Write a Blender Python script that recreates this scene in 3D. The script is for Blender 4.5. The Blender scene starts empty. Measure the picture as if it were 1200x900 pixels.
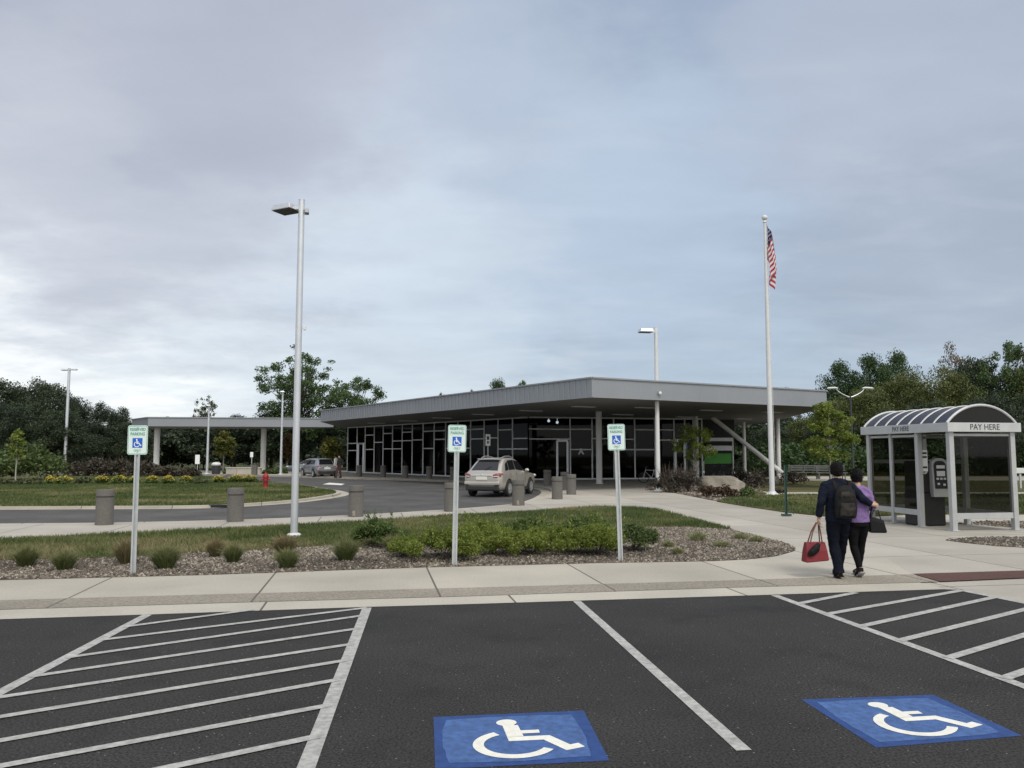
import bpy, bmesh, math, random
import numpy as np
from mathutils import Vector, Matrix, Euler
R = math.radians
random.seed(7)
rng = np.random.default_rng(7)
sc = bpy.context.scene
COL = sc.collection

# ------------------------------------------------------------------ camera (eye height, pitch) and survey helpers
F = 940.0
EYE = 1.85
PITCH = math.atan(81.0 / F)
cp, sp_ = math.cos(PITCH), math.sin(PITCH)

def G(u, v, z=0.0):
    """ground point at height z that stands at survey position u,v"""
    xc, yc = (u - 600) / F, (450 - v) / F
    t = (z - EYE) / (sp_ + yc * cp)
    return Vector((t * xc, t * (cp - yc * sp_), z))

def W(u, v, Y):
    """point at depth Y"""
    xc, yc = (u - 600) / F, (450 - v) / F
    t = Y / (cp - yc * sp_)
    return Vector((t * xc, Y, EYE + t * (sp_ + yc * cp)))

cam = bpy.data.cameras.new('camera')
cam.sensor_width = 36.0
cam.lens = F / 1200 * 36.0
cam.clip_start = 0.05
cam.clip_end = 4000
camo = bpy.data.objects.new('camera', cam)
COL.objects.link(camo)
camo.location = (0, 0, EYE)
camo.rotation_euler = (R(90) + PITCH, 0, 0)
sc.camera = camo

# ------------------------------------------------------------------ materials
def nodes_of(m):
    m.use_nodes = True
    nt = m.node_tree
    return nt, nt.nodes, nt.links

def ramp(N, pts):
    r = N.new('ShaderNodeValToRGB')
    e = r.color_ramp.elements
    while len(e) < len(pts):
        e.new(0.5)
    for el, (p, c) in zip(e, pts):
        el.position = p
        el.color = (*c, 1) if len(c) == 3 else c
    return r

def mat(name, col, rough=0.6, metal=0.0, var=0.08, scale=6.0, bump=0.0, bscale=60.0, spec=0.5, coat=0.0, emit=None, var2=0.0, scale2=0.7):
    m = bpy.data.materials.new(name)
    nt, N, L = nodes_of(m)
    b = N['Principled BSDF']
    b.inputs['Roughness'].default_value = rough
    b.inputs['Metallic'].default_value = metal
    b.inputs['Specular IOR Level'].default_value = spec
    b.inputs['Coat Weight'].default_value = coat
    tc = N.new('ShaderNodeTexCoord')
    nz = N.new('ShaderNodeTexNoise')
    nz.inputs['Scale'].default_value = scale
    nz.inputs['Detail'].default_value = 6
    L.new(tc.outputs['Object'], nz.inputs['Vector'])
    lo = tuple(max(0, c * (1 - 2.2 * var)) for c in col)
    hi = tuple(min(1, c * (1 + 2.2 * var)) for c in col)
    r = ramp(N, [(0.2, lo), (0.8, hi)])
    L.new(nz.outputs['Fac'], r.inputs['Fac'])
    out = r.outputs['Color']
    if var2:
        n2 = N.new('ShaderNodeTexNoise')
        n2.inputs['Scale'].default_value = scale2
        n2.inputs['Detail'].default_value = 4
        L.new(tc.outputs['Object'], n2.inputs['Vector'])
        r2 = ramp(N, [(0.25, (1 - 2 * var2,) * 3), (0.75, (1, 1, 1))])
        L.new(n2.outputs['Fac'], r2.inputs['Fac'])
        mx = N.new('ShaderNodeMix')
        mx.data_type = 'RGBA'
        mx.blend_type = 'MULTIPLY'
        mx.inputs['Factor'].default_value = 1
        L.new(out, mx.inputs[6])
        L.new(r2.outputs['Color'], mx.inputs[7])
        out = mx.outputs[2]
    L.new(out, b.inputs['Base Color'])
    if bump:
        nb = N.new('ShaderNodeTexNoise')
        nb.inputs['Scale'].default_value = bscale
        nb.inputs['Detail'].default_value = 4
        L.new(tc.outputs['Object'], nb.inputs['Vector'])
        bp = N.new('ShaderNodeBump')
        bp.inputs['Strength'].default_value = bump
        bp.inputs['Distance'].default_value = 0.02
        L.new(nb.outputs['Fac'], bp.inputs['Height'])
        L.new(bp.outputs['Normal'], b.inputs['Normal'])
    if emit:
        b.inputs['Emission Color'].default_value = (*emit[0], 1)
        b.inputs['Emission Strength'].default_value = emit[1]
    return m

def leaf_mat(name, c0, c1, c2, trans=0.3):
    m = bpy.data.materials.new(name)
    nt, N, L = nodes_of(m)
    b = N['Principled BSDF']
    b.inputs['Roughness'].default_value = 0.55
    b.inputs['Specular IOR Level'].default_value = 0.3
    at = N.new('ShaderNodeAttribute')
    at.attribute_name = 'leafvar'
    r = ramp(N, [(0.0, c0), (0.5, c1), (1.0, c2)])
    L.new(at.outputs['Fac'], r.inputs['Fac'])
    L.new(r.outputs['Color'], b.inputs['Base Color'])
    tr = N.new('ShaderNodeBsdfTranslucent')
    L.new(r.outputs['Color'], tr.inputs['Color'])
    mx = N.new('ShaderNodeMixShader')
    mx.inputs[0].default_value = trans
    L.new(b.outputs[0], mx.inputs[1])
    L.new(tr.outputs[0], mx.inputs[2])
    L.new(mx.outputs[0], N['Material Output'].inputs['Surface'])
    return m

def glass_mat(name, tint, refl=1.0):
    """tinted pane: dark transmission plus a Fresnel reflection"""
    m = bpy.data.materials.new(name)
    nt, N, L = nodes_of(m)
    N.remove(N['Principled BSDF'])
    t = N.new('ShaderNodeBsdfTransparent')
    t.inputs['Color'].default_value = (*tint, 1)
    g = N.new('ShaderNodeBsdfGlossy')
    g.inputs['Roughness'].default_value = 0.03
    g.inputs['Color'].default_value = (refl, refl, refl, 1)
    lw = N.new('ShaderNodeLayerWeight')           # same on both faces of the pane
    lw.inputs['Blend'].default_value = 0.5
    pw = N.new('ShaderNodeMath'); pw.operation = 'POWER'; pw.inputs[1].default_value = 4.5
    L.new(lw.outputs['Facing'], pw.inputs[0])
    fr = N.new('ShaderNodeMapRange')
    fr.inputs['To Min'].default_value = 0.04
    L.new(pw.outputs[0], fr.inputs['Value'])
    mx = N.new('ShaderNodeMixShader')
    L.new(fr.outputs[0], mx.inputs[0])
    L.new(t.outputs[0], mx.inputs[1])
    L.new(g.outputs[0], mx.inputs[2])
    L.new(mx.outputs[0], N['Material Output'].inputs['Surface'])
    return m

M = {}
# asphalt: fine aggregate, pale specks, wear patches
def asphalt(name, base, speck, fine=0.35):
    m = bpy.data.materials.new(name)
    nt, N, L = nodes_of(m)
    b = N['Principled BSDF']
    b.inputs['Roughness'].default_value = 0.85
    b.inputs['Specular IOR Level'].default_value = 0.3
    tc = N.new('ShaderNodeTexCoord')
    def noise(s, d=3):
        n = N.new('ShaderNodeTexNoise')
        n.inputs['Scale'].default_value = s
        n.inputs['Detail'].default_value = d
        L.new(tc.outputs['Object'], n.inputs['Vector'])
        return n
    big = noise(0.5, 7)
    r1 = ramp(N, [(0.28, tuple(c * 0.72 for c in base)), (0.5, base), (0.72, tuple(c * 1.32 for c in base))])
    L.new(big.outputs['Fac'], r1.inputs['Fac'])
    f = noise(55, 4)
    r2 = ramp(N, [(0.3, (1 - fine,) * 3), (0.72, (1 + fine,) * 3)])
    L.new(f.outputs['Fac'], r2.inputs['Fac'])
    mx = N.new('ShaderNodeMix'); mx.data_type = 'RGBA'; mx.blend_type = 'MULTIPLY'
    mx.inputs['Factor'].default_value = 1
    L.new(r1.outputs['Color'], mx.inputs[6]); L.new(r2.outputs['Color'], mx.inputs[7])
    vo = N.new('ShaderNodeTexVoronoi')
    vo.inputs['Scale'].default_value = 34
    L.new(tc.outputs['Object'], vo.inputs['Vector'])
    # only a few cells carry a pale stone
    sepc = N.new('ShaderNodeSeparateColor')
    L.new(vo.outputs['Color'], sepc.inputs[0])
    gt = N.new('ShaderNodeMath'); gt.operation = 'GREATER_THAN'; gt.inputs[1].default_value = 0.955
    L.new(sepc.outputs[0], gt.inputs[0])
    lt = N.new('ShaderNodeMath'); lt.operation = 'LESS_THAN'; lt.inputs[1].default_value = 0.2
    L.new(vo.outputs['Distance'], lt.inputs[0])
    mu = N.new('ShaderNodeMath'); mu.operation = 'MULTIPLY'
    L.new(gt.outputs[0], mu.inputs[0]); L.new(lt.outputs[0], mu.inputs[1])
    m2 = N.new('ShaderNodeMix'); m2.data_type = 'RGBA'
    L.new(mu.outputs[0], m2.inputs['Factor'])
    L.new(mx.outputs[2], m2.inputs[6])
    m2.inputs[7].default_value = (*speck, 1)
    # oil drips and polished patches
    st = noise(1.9, 6)
    r5 = ramp(N, [(0.54, (1, 1, 1)), (0.74, (0.72, 0.72, 0.72))])
    L.new(st.outputs['Fac'], r5.inputs['Fac'])
    m5 = N.new('ShaderNodeMix'); m5.data_type = 'RGBA'; m5.blend_type = 'MULTIPLY'; m5.inputs['Factor'].default_value = 1
    L.new(m2.outputs[2], m5.inputs[6]); L.new(r5.outputs['Color'], m5.inputs[7])
    L.new(m5.outputs[2], b.inputs['Base Color'])
    nb = noise(90, 3)
    bp = N.new('ShaderNodeBump'); bp.inputs['Strength'].default_value = 0.6; bp.inputs['Distance'].default_value = 0.012
    L.new(nb.outputs['Fac'], bp.inputs['Height']); L.new(bp.outputs['Normal'], b.inputs['Normal'])
    return m

THETA = 0.0
def concrete(name, base, jx=None, jy=None, rot=0.0, off=(0, 0), speck=0.0, stain=0.12):
    m = bpy.data.materials.new(name)
    nt, N, L = nodes_of(m)
    b = N['Principled BSDF']
    b.inputs['Roughness'].default_value = 0.85
    b.inputs['Specular IOR Level'].default_value = 0.25
    tc = N.new('ShaderNodeTexCoord')
    mp = N.new('ShaderNodeMapping')
    mp.vector_type = 'TEXTURE'
    mp.inputs['Location'].default_value = (off[0], off[1], 0)
    mp.inputs['Rotation'].default_value = (0, 0, rot)
    L.new(tc.outputs['Object'], mp.inputs['Vector'])
    def noise(s, d=5):
        n = N.new('ShaderNodeTexNoise')
        n.inputs['Scale'].default_value = s
        n.inputs['Detail'].default_value = d
        L.new(tc.outputs['Object'], n.inputs['Vector'])
        return n
    n1 = noise(0.6, 6)
    r1 = ramp(N, [(0.3, tuple(c * (1 - stain) for c in base)), (0.65, tuple(c * (1 + stain * 0.7) for c in base))])
    L.new(n1.outputs['Fac'], r1.inputs['Fac'])
    n2 = noise(26, 4)
    k = 0.07 + speck
    r2 = ramp(N, [(0.3, (1 - k,) * 3), (0.7, (1 + k,) * 3)])
    L.new(n2.outputs['Fac'], r2.inputs['Fac'])
    mx = N.new('ShaderNodeMix'); mx.data_type = 'RGBA'; mx.blend_type = 'MULTIPLY'; mx.inputs['Factor'].default_value = 1
    L.new(r1.outputs['Color'], mx.inputs[6]); L.new(r2.outputs['Color'], mx.inputs[7])
    col = mx.outputs[2]
    sx = N.new('ShaderNodeSeparateXYZ')
    L.new(mp.outputs[0], sx.inputs[0])
    # slabs differ a little in tone, joints are thin dark grooves
    for axis, sp in ((0, jx), (1, jy)):
        if not sp:
            continue
        pp = N.new('ShaderNodeMath'); pp.operation = 'PINGPONG'; pp.inputs[1].default_value = sp / 2
        L.new(sx.outputs[axis], pp.inputs[0])
        lt = N.new('ShaderNodeMath'); lt.operation = 'LESS_THAN'; lt.inputs[1].default_value = 0.014
        L.new(pp.outputs[0], lt.inputs[0])
        fl = N.new('ShaderNodeMath'); fl.operation = 'DIVIDE'; fl.inputs[1].default_value = sp
        L.new(sx.outputs[axis], fl.inputs[0])
        ff = N.new('ShaderNodeMath'); ff.operation = 'FLOOR'
        L.new(fl.outputs[0], ff.inputs[0])
        wn = N.new('ShaderNodeTexWhiteNoise'); wn.noise_dimensions = '1D'
        L.new(ff.outputs[0], wn.inputs['W'])
        rr = ramp(N, [(0, (0.93,) * 3), (1, (1.05,) * 3)])
        L.new(wn.outputs['Value'], rr.inputs['Fac'])
        m1 = N.new('ShaderNodeMix'); m1.data_type = 'RGBA'; m1.blend_type = 'MULTIPLY'; m1.inputs['Factor'].default_value = 1
        L.new(col, m1.inputs[6]); L.new(rr.outputs['Color'], m1.inputs[7])
        m2 = N.new('ShaderNodeMix'); m2.data_type = 'RGBA'
        L.new(lt.outputs[0], m2.inputs['Factor'])
        L.new(m1.outputs[2], m2.inputs[6])
        m2.inputs[7].default_value = (0.12, 0.11, 0.10, 1)
        col = m2.outputs[2]
    L.new(col, b.inputs['Base Color'])
    bp = N.new('ShaderNodeBump'); bp.inputs['Strength'].default_value = 0.25 + speck; bp.inputs['Distance'].default_value = 0.01
    n3 = noise(120, 3)
    L.new(n3.outputs['Fac'], bp.inputs['Height']); L.new(bp.outputs['Normal'], b.inputs['Normal'])
    return m

def patchy(name, cols, scale, fine=40, rough=0.95):
    m = bpy.data.materials.new(name)
    nt, N, L = nodes_of(m)
    b = N['Principled BSDF']
    b.inputs['Roughness'].default_value = rough
    b.inputs['Specular IOR Level'].default_value = 0.15
    tc = N.new('ShaderNodeTexCoord')
    n1 = N.new('ShaderNodeTexNoise'); n1.inputs['Scale'].default_value = scale; n1.inputs['Detail'].default_value = 8
    n1.inputs['Roughness'].default_value = 0.65
    L.new(tc.outputs['Object'], n1.inputs['Vector'])
    k = len(cols) - 1
    r1 = ramp(N, [(0.28 + 0.44 * i / k, c) for i, c in enumerate(cols)])
    L.new(n1.outputs['Fac'], r1.inputs['Fac'])
    n2 = N.new('ShaderNodeTexNoise'); n2.inputs['Scale'].default_value = fine; n2.inputs['Detail'].default_value = 4
    L.new(tc.outputs['Object'], n2.inputs['Vector'])
    r2 = ramp(N, [(0.3, (0.65,) * 3), (0.7, (1.3,) * 3)])
    L.new(n2.outputs['Fac'], r2.inputs['Fac'])
    mx = N.new('ShaderNodeMix'); mx.data_type = 'RGBA'; mx.blend_type = 'MULTIPLY'; mx.inputs['Factor'].default_value = 1
    L.new(r1.outputs['Color'], mx.inputs[6]); L.new(r2.outputs['Color'], mx.inputs[7])
    L.new(mx.outputs[2], b.inputs['Base Color'])
    bp = N.new('ShaderNodeBump'); bp.inputs['Strength'].default_value = 0.7; bp.inputs['Distance'].default_value = 0.04
    L.new(n2.outputs['Fac'], bp.inputs['Height']); L.new(bp.outputs['Normal'], b.inputs['Normal'])
    return m

# ------------------------------------------------------------------ mesh builder
class MB:
    def __init__(s):
        s.v = []; s.f = []; s.m = []; s.cur = 0
    def add(s, vs, fs):
        o = len(s.v)
        s.v += [tuple(v) for v in vs]
        for f in fs:
            s.f.append([o + i for i in f]); s.m.append(s.cur)
        return s
    def box(s, c, size, rot=None, taper=1.0):
        hx, hy, hz = size[0] / 2, size[1] / 2, size[2] / 2
        vs = []
        for z, k in ((-hz, 1), (hz, taper)):
            for x, y in ((-hx, -hy), (hx, -hy), (hx, hy), (-hx, hy)):
                vs.append(Vector((x * k, y * k, z)))
        if rot is not None:
            mt = rot if isinstance(rot, Matrix) else Euler(rot).to_matrix()
            vs = [mt @ v for v in vs]
        vs = [v + Vector(c) for v in vs]
        return s.add(vs, [(3, 2, 1, 0), (4, 5, 6, 7), (0, 1, 5, 4), (1, 2, 6, 5), (2, 3, 7, 6), (3, 0, 4, 7)])
    def bar(s, a, b, w, h):
        """box along a->b, width w (horizontal), height h"""
        a, b = Vector(a), Vector(b)
        d = b - a
        z = d.normalized()
        up = Vector((0, 0, 1)) if abs(z.z) < 0.95 else Vector((0, 1, 0))
        x = z.cross(up).normalized(); y = x.cross(z).normalized()
        vs = []
        for p in (a, b):
            for sx, sy in ((-1, -1), (1, -1), (1, 1), (-1, 1)):
                vs.append(p + x * sx * w / 2 + y * sy * h / 2)
        return s.add(vs, [(3, 2, 1, 0), (4, 5, 6, 7), (0, 1, 5, 4), (1, 2, 6, 5), (2, 3, 7, 6), (3, 0, 4, 7)])
    def cyl(s, a, b, r0, r1=None, n=16, caps=True):
        return s.tube([a, b], [r0, r0 if r1 is None else r1], n, caps)
    def tube(s, pts, rad, n=10, caps=True, flat=None):
        pts = [Vector(p) for p in pts]
        if not isinstance(rad, list):
            rad = [rad] * len(pts)
        vs, fs = [], []
        prevx = None
        for i, p in enumerate(pts):
            d = (pts[min(i + 1, len(pts) - 1)] - pts[max(i - 1, 0)])
            d = d.normalized() if d.length > 1e-9 else Vector((0, 0, 1))
            if prevx is None:
                ref = Vector((1, 0, 0)) if abs(d.x) < 0.9 else Vector((0, 1, 0))
                x = (ref - d * ref.dot(d)).normalized()
            else:
                x = (prevx - d * prevx.dot(d)).normalized()
            prevx = x
            y = d.cross(x)
            r = rad[i]
            rx, ry = r if isinstance(r, tuple) else (r, r)
            for k in range(n):
                a = 2 * math.pi * k / n
                vs.append(p + x * math.cos(a) * rx + y * math.sin(a) * ry)
        for i in range(len(pts) - 1):
            for k in range(n):
                k2 = (k + 1) % n
                fs.append((i * n + k, i * n + k2, (i + 1) * n + k2, (i + 1) * n + k))
        if caps:
            fs.append(tuple(range(n - 1, -1, -1)))
            fs.append(tuple((len(pts) - 1) * n + k for k in range(n)))
        return s.add(vs, fs)
    def lathe(s, prof, c=(0, 0, 0), n=24, caps=True):
        vs, fs = [], []
        for r, z in prof:
            for k in range(n):
                a = 2 * math.pi * k / n
                vs.append((c[0] + r * math.cos(a), c[1] + r * math.sin(a), c[2] + z))
        for i in range(len(prof) - 1):
            for k in range(n):
                k2 = (k + 1) % n
                fs.append((i * n + k, i * n + k2, (i + 1) * n + k2, (i + 1) * n + k))
        if caps:
            fs.append(tuple(range(n - 1, -1, -1)))
            fs.append(tuple((len(prof) - 1) * n + k for k in range(n)))
        return s.add(vs, fs)
    def sphere(s, c, r, n=12, m=8):
        rx, ry, rz = r if isinstance(r, tuple) else (r, r, r)
        vs = [(c[0], c[1], c[2] - rz)]
        for i in range(1, m):
            t = -math.pi / 2 + math.pi * i / m
            for k in range(n):
                a = 2 * math.pi * k / n
                vs.append((c[0] + rx * math.cos(t) * math.cos(a), c[1] + ry * math.cos(t) * math.sin(a), c[2] + rz * math.sin(t)))
        vs.append((c[0], c[1], c[2] + rz))
        fs = []
        for k in range(n):
            fs.append((0, 1 + (k + 1) % n, 1 + k))
            fs.append((len(vs) - 1, 1 + (m - 2) * n + k, 1 + (m - 2) * n + (k + 1) % n))
        for i in range(m - 2):
            for k in range(n):
                k2 = (k + 1) % n
                fs.append((1 + i * n + k, 1 + i * n + k2, 1 + (i + 1) * n + k2, 1 + (i + 1) * n + k))
        return s.add(vs, fs)
    def prism(s, poly, z0, z1):
        """poly: list of (x,y) counter-clockwise"""
        n = len(poly)
        vs = [(p[0], p[1], z0) for p in poly] + [(p[0], p[1], z1) for p in poly]
        fs = [tuple(range(n - 1, -1, -1)), tuple(range(n, 2 * n))]
        for i in range(n):
            j = (i + 1) % n
            fs.append((i, j, n + j, n + i))
        return s.add(vs, fs)
    def build(s, name, mats, parent=None, smooth=None, bevel=0.0, bseg=2):
        me = bpy.data.meshes.new(name)
        me.from_pydata(s.v, [], s.f)
        mats = mats if isinstance(mats, (list, tuple)) else [mats]
        for m in mats:
            me.materials.append(m)
        for p, mi in zip(me.polygons, s.m):
            p.material_index = mi
        bm = bmesh.new(); bm.from_mesh(me)
        bmesh.ops.recalc_face_normals(bm, faces=bm.faces)
        bm.to_mesh(me); bm.free()
        if smooth is not None:
            me.polygons.foreach_set('use_smooth', [True] * len(me.polygons))
            me.set_sharp_from_angle(angle=R(smooth))
        o = bpy.data.objects.new(name, me)
        COL.objects.link(o)
        if parent is not None:
            o.parent = parent
        if bevel:
            b = o.modifiers.new('bevel', 'BEVEL'); b.width = bevel; b.segments = bseg; b.limit_method = 'ANGLE'; b.angle_limit = R(40)
        return o

def tag(o, label=None, cat=None, group=None, kind=None):
    if label: o['label'] = label
    if cat: o['category'] = cat
    if group: o['group'] = group
    if kind: o['kind'] = kind
    return o

def thing(name, label, cat, loc=(0, 0, 0), rz=0.0, group=None):
    o = bpy.data.objects.new(name, None)
    o.empty_display_size = 0.2
    COL.objects.link(o)
    o.location = loc; o.rotation_euler = (0, 0, rz)
    return tag(o, label, cat, group)

def dup(root, loc, rz=0.0, label=None, group=None, scale=None):
    def cp_tree(o, parent):
        c = o.copy(); COL.objects.link(c)
        if parent is not None:
            c.parent = parent
        for ch in o.children:
            cp_tree(ch, c)
        return c
    r = cp_tree(root, None)
    r.location = loc; r.rotation_euler = (0, 0, rz)
    if scale: r.scale = scale
    if label: r['label'] = label
    if group: r['group'] = group
    return r

def structure(o):
    o['kind'] = 'structure'
    return o

def catmull(pts, k=6, closed=False):
    pts = [Vector((p[0], p[1])) for p in pts]
    n = len(pts); out = []
    rngi = range(n) if closed else range(n - 1)
    for i in rngi:
        p0 = pts[(i - 1) % n] if closed or i > 0 else pts[i]
        p1 = pts[i]; p2 = pts[(i + 1) % n]
        p3 = pts[(i + 2) % n] if closed or i + 2 < n else p2
        for j in range(k):
            t = j / k
            q = 0.5 * ((2 * p1) + (p2 - p0) * t + (2 * p0 - 5 * p1 + 4 * p2 - p3) * t * t + (3 * p1 - p0 - 3 * p2 + p3) * t ** 3)
            out.append(q)
    if not closed:
        out.append(pts[-1])
    return out

def gp(pxs, z=0.0):
    return [G(u, v, z).to_2d() for u, v in pxs]

def sheet(name, poly, z, m, thick=0.0, parent=None):
    poly = [Vector((p[0], p[1])) for p in poly]
    a = sum(poly[i].x * poly[(i + 1) % len(poly)].y - poly[(i + 1) % len(poly)].x * poly[i].y for i in range(len(poly)))
    if a < 0:
        poly = poly[::-1]
    b = MB()
    n = len(poly)
    if thick:
        b.prism(poly, z - thick, z)
        b.f.pop(0); b.m.pop(0)
    else:
        b.add([(p.x, p.y, z) for p in poly], [tuple(range(n))])
    return b.build(name, m, parent)

def ribbon(name, path, w0, w1, z, m, thick=0.0, parent=None, closed=False):
    """strip between offsets w0 and w1 (to the left of travel) of a 2-D path"""
    path = [Vector((p[0], p[1])) for p in path]
    n = len(path)
    ins, outs = [], []
    for i in range(n):
        if closed:
            d = path[(i + 1) % n] - path[(i - 1) % n]
        else:
            d = path[min(i + 1, n - 1)] - path[max(i - 1, 0)]
        d.normalize()
        nn = Vector((-d.y, d.x))
        ins.append(path[i] + nn * w0); outs.append(path[i] + nn * w1)
    b = MB()
    rngi = range(n) if closed else range(n - 1)
    vs = []
    for p, q in zip(ins, outs):
        vs += [(p.x, p.y, z), (q.x, q.y, z), (p.x, p.y, z - thick), (q.x, q.y, z - thick)]
    fs = []
    for i in rngi:
        j = (i + 1) % n
        a, c = 4 * i, 4 * j
        fs.append((a, c, c + 1, a + 1))
        if thick:
            fs.append((a + 1, c + 1, c + 3, a + 3))
            fs.append((a, a + 2, c + 2, c))
    b.add(vs, fs)
    return b.build(name, m, parent)

def polys_mesh(name, V, m, parent=None, var=None, link=True):
    """V: (n,k,3) array of n loose k-gons"""
    n, k, _ = V.shape
    me = bpy.data.meshes.new(name)
    me.vertices.add(n * k)
    me.vertices.foreach_set('co', V.reshape(-1).astype(np.float32))
    me.loops.add(n * k)
    me.loops.foreach_set('vertex_index', np.arange(n * k, dtype=np.int32))
    me.polygons.add(n)
    me.polygons.foreach_set('loop_start', np.arange(0, n * k, k, dtype=np.int32))
    me.update()
    me.materials.append(m)
    if var is None:
        var = rng.random(n)
    at = me.attributes.new('leafvar', 'FLOAT', 'FACE')
    at.data.foreach_set('value', var.astype(np.float32))
    me.validate()
    if not link:
        return me
    o = bpy.data.objects.new(name, me)
    COL.objects.link(o)
    if parent is not None:
        o.parent = parent
    return o

def leaves(C, size, asp=0.6, up=0.35, r=rng):
    """diamond leaves at centres C (n,3); size (n,)"""
    n = len(C)
    nrm = r.normal(size=(n, 3)); nrm[:, 2] = np.abs(nrm[:, 2]) + up
    nrm /= np.linalg.norm(nrm, axis=1)[:, None]
    t = r.normal(size=(n, 3))
    t -= nrm * (t * nrm).sum(1)[:, None]
    t /= np.linalg.norm(t, axis=1)[:, None]
    b = np.cross(nrm, t)
    s = size[:, None]
    bend = nrm * s * 0.18
    V = np.stack([C - t * s, C - b * s * asp + bend, C + t * s, C + b * s * asp + bend], axis=1)
    return V

def blob_points(clumps, n, r=rng, shell=0.45):
    """n points in ellipsoid clumps [(centre, radius or (rx,ry,rz))]"""
    cs = np.array([c for c, _ in clumps], float)
    rs = np.array([q if isinstance(q, (tuple, list)) else (q, q, q) for _, q in clumps], float)
    w = np.prod(rs, axis=1) ** (2 / 3)
    idx = r.choice(len(cs), size=n, p=w / w.sum())
    d = r.normal(size=(n, 3)); d /= np.linalg.norm(d, axis=1)[:, None]
    rad = r.random(n) ** shell
    return cs[idx] + d * rad[:, None] * rs[idx], idx

def eval_mesh(o, name):
    dg = bpy.context.evaluated_depsgraph_get()
    dg.update()
    me = bpy.data.meshes.new_from_object(o.evaluated_get(dg))
    me.name = name
    return me

def fused(mb, name, m, parent, voxel=0.012, smooth=3, fold=0.0):
    """joins overlapping lofts into one continuous skin"""
    o = mb.build(name, m, None)
    md = o.modifiers.new('r', 'REMESH'); md.mode = 'VOXEL'; md.voxel_size = voxel
    if smooth:
        s = o.modifiers.new('s', 'SMOOTH'); s.iterations = smooth; s.factor = 0.5
    if fold:                                   # cloth creases
        tx = bpy.data.textures.new('creases', 'CLOUDS'); tx.noise_scale = 0.075; tx.noise_depth = 2
        dm = o.modifiers.new('d', 'DISPLACE'); dm.texture = tx; dm.strength = fold; dm.mid_level = 0.5; dm.texture_coords = 'LOCAL'
    me = eval_mesh(o, name)
    bpy.data.objects.remove(o)
    me.polygons.foreach_set('use_smooth', [True] * len(me.polygons))
    me.materials.clear(); me.materials.append(m)
    r = bpy.data.objects.new(name, me)
    COL.objects.link(r)
    r.parent = parent
    return r

def text_obj(name, body, size, m, parent, loc, rot, align='CENTER', ext=0.002, sx=1.0, bold=0.0):
    cu = bpy.data.curves.new(name, 'FONT')
    cu.body = body; cu.size = size; cu.align_x = align; cu.align_y = 'CENTER'; cu.extrude = ext; cu.offset = bold
    t = bpy.data.objects.new(name + '_tmp', cu)
    COL.objects.link(t)
    me = eval_mesh(t, name)
    bpy.data.objects.remove(t)
    me.materials.clear(); me.materials.append(m)
    o = bpy.data.objects.new(name, me)
    COL.objects.link(o)
    o.parent = parent; o.location = loc; o.rotation_euler = rot; o.scale = (sx, 1, 1)
    return o

exec_parts = True
# ------------------------------------------------------------------ kerb frame of the parking lot
_a, _b = G(0, 726), G(905, 697)
THETA = math.atan2(_b.y - _a.y, _b.x - _a.x)
_j = G(500, 665)
JOFF = (_j.x, _j.y)

M['asphalt'] = asphalt('lot_asphalt', (0.030, 0.0288, 0.0278), (0.20, 0.19, 0.17), 0.85)
M['road'] = asphalt('drive_asphalt', (0.085, 0.083, 0.082), (0.16, 0.16, 0.16), 0.15)
M['walk'] = concrete('walk_concrete', (0.415, 0.385, 0.33), jx=2.35, rot=THETA, off=JOFF)
M['plaza'] = concrete('plaza_concrete', (0.40, 0.375, 0.33), jx=2.35, jy=3.1, rot=THETA, off=JOFF)
M['band'] = concrete('aggregate_band', (0.27, 0.245, 0.205), jx=2.35, rot=THETA, off=JOFF, speck=0.2)
M['gutter'] = concrete('gutter_concrete', (0.46, 0.43, 0.37), jx=3.05, rot=THETA, off=(JOFF[0] + 0.9, JOFF[1]))
M['kerb'] = concrete('kerb_concrete', (0.42, 0.39, 0.33), jx=3.0, rot=0.3, off=(0, 0))
M['lawn'] = patchy('lawn_soil', [(0.065, 0.075, 0.028), (0.095, 0.095, 0.04), (0.15, 0.125, 0.07)], 0.55)
M['field'] = patchy('field', [(0.030, 0.045, 0.014), (0.05, 0.06, 0.02), (0.07, 0.068, 0.03)], 0.12, 8)
M['gravelbed'] = patchy('gravel_soil', [(0.035, 0.029, 0.023), (0.075, 0.063, 0.05), (0.12, 0.105, 0.085)], 3.0, 45)
M['mulch'] = patchy('mulch', [(0.05, 0.04, 0.034), (0.10, 0.085, 0.07), (0.15, 0.13, 0.11)], 2.0, 30)
M['pad'] = concrete('red_pad', (0.095, 0.05, 0.042), speck=0.1)
M['paint'] = mat('road_paint', (0.44, 0.44, 0.42), 0.8, var=0.16, scale=22, bump=0.3, var2=0.18, scale2=7)
M['bluepaint'] = mat('blue_road_paint', (0.014, 0.055, 0.215), 0.7, var=0.14, scale=14, bump=0.25, bscale=90, var2=0.1, scale2=5)
M['bluepale'] = mat('pale_blue_road_paint', (0.055, 0.125, 0.33), 0.7, var=0.18, scale=18, bump=0.25, bscale=90, var2=0.14, scale2=6)
M['whitepaint'] = mat('white_road_paint', (0.78, 0.77, 0.70), 0.7, var=0.05, scale=20, var2=0.06, scale2=6)
M['galv'] = mat('galvanised', (0.50, 0.53, 0.54), 0.45, 0.5, var=0.06, scale=9)
M['alu'] = mat('brushed_alu', (0.62, 0.64, 0.67), 0.38, 0.55, var=0.03, scale=4)
M['white'] = mat('white_metal', (0.62, 0.63, 0.63), 0.5, var=0.02, scale=3)
M['dark'] = mat('dark_metal', (0.03, 0.032, 0.035), 0.5, var=0.08, scale=10)
M['black'] = mat('black_rubber', (0.015, 0.015, 0.016), 0.7, var=0.05)
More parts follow.
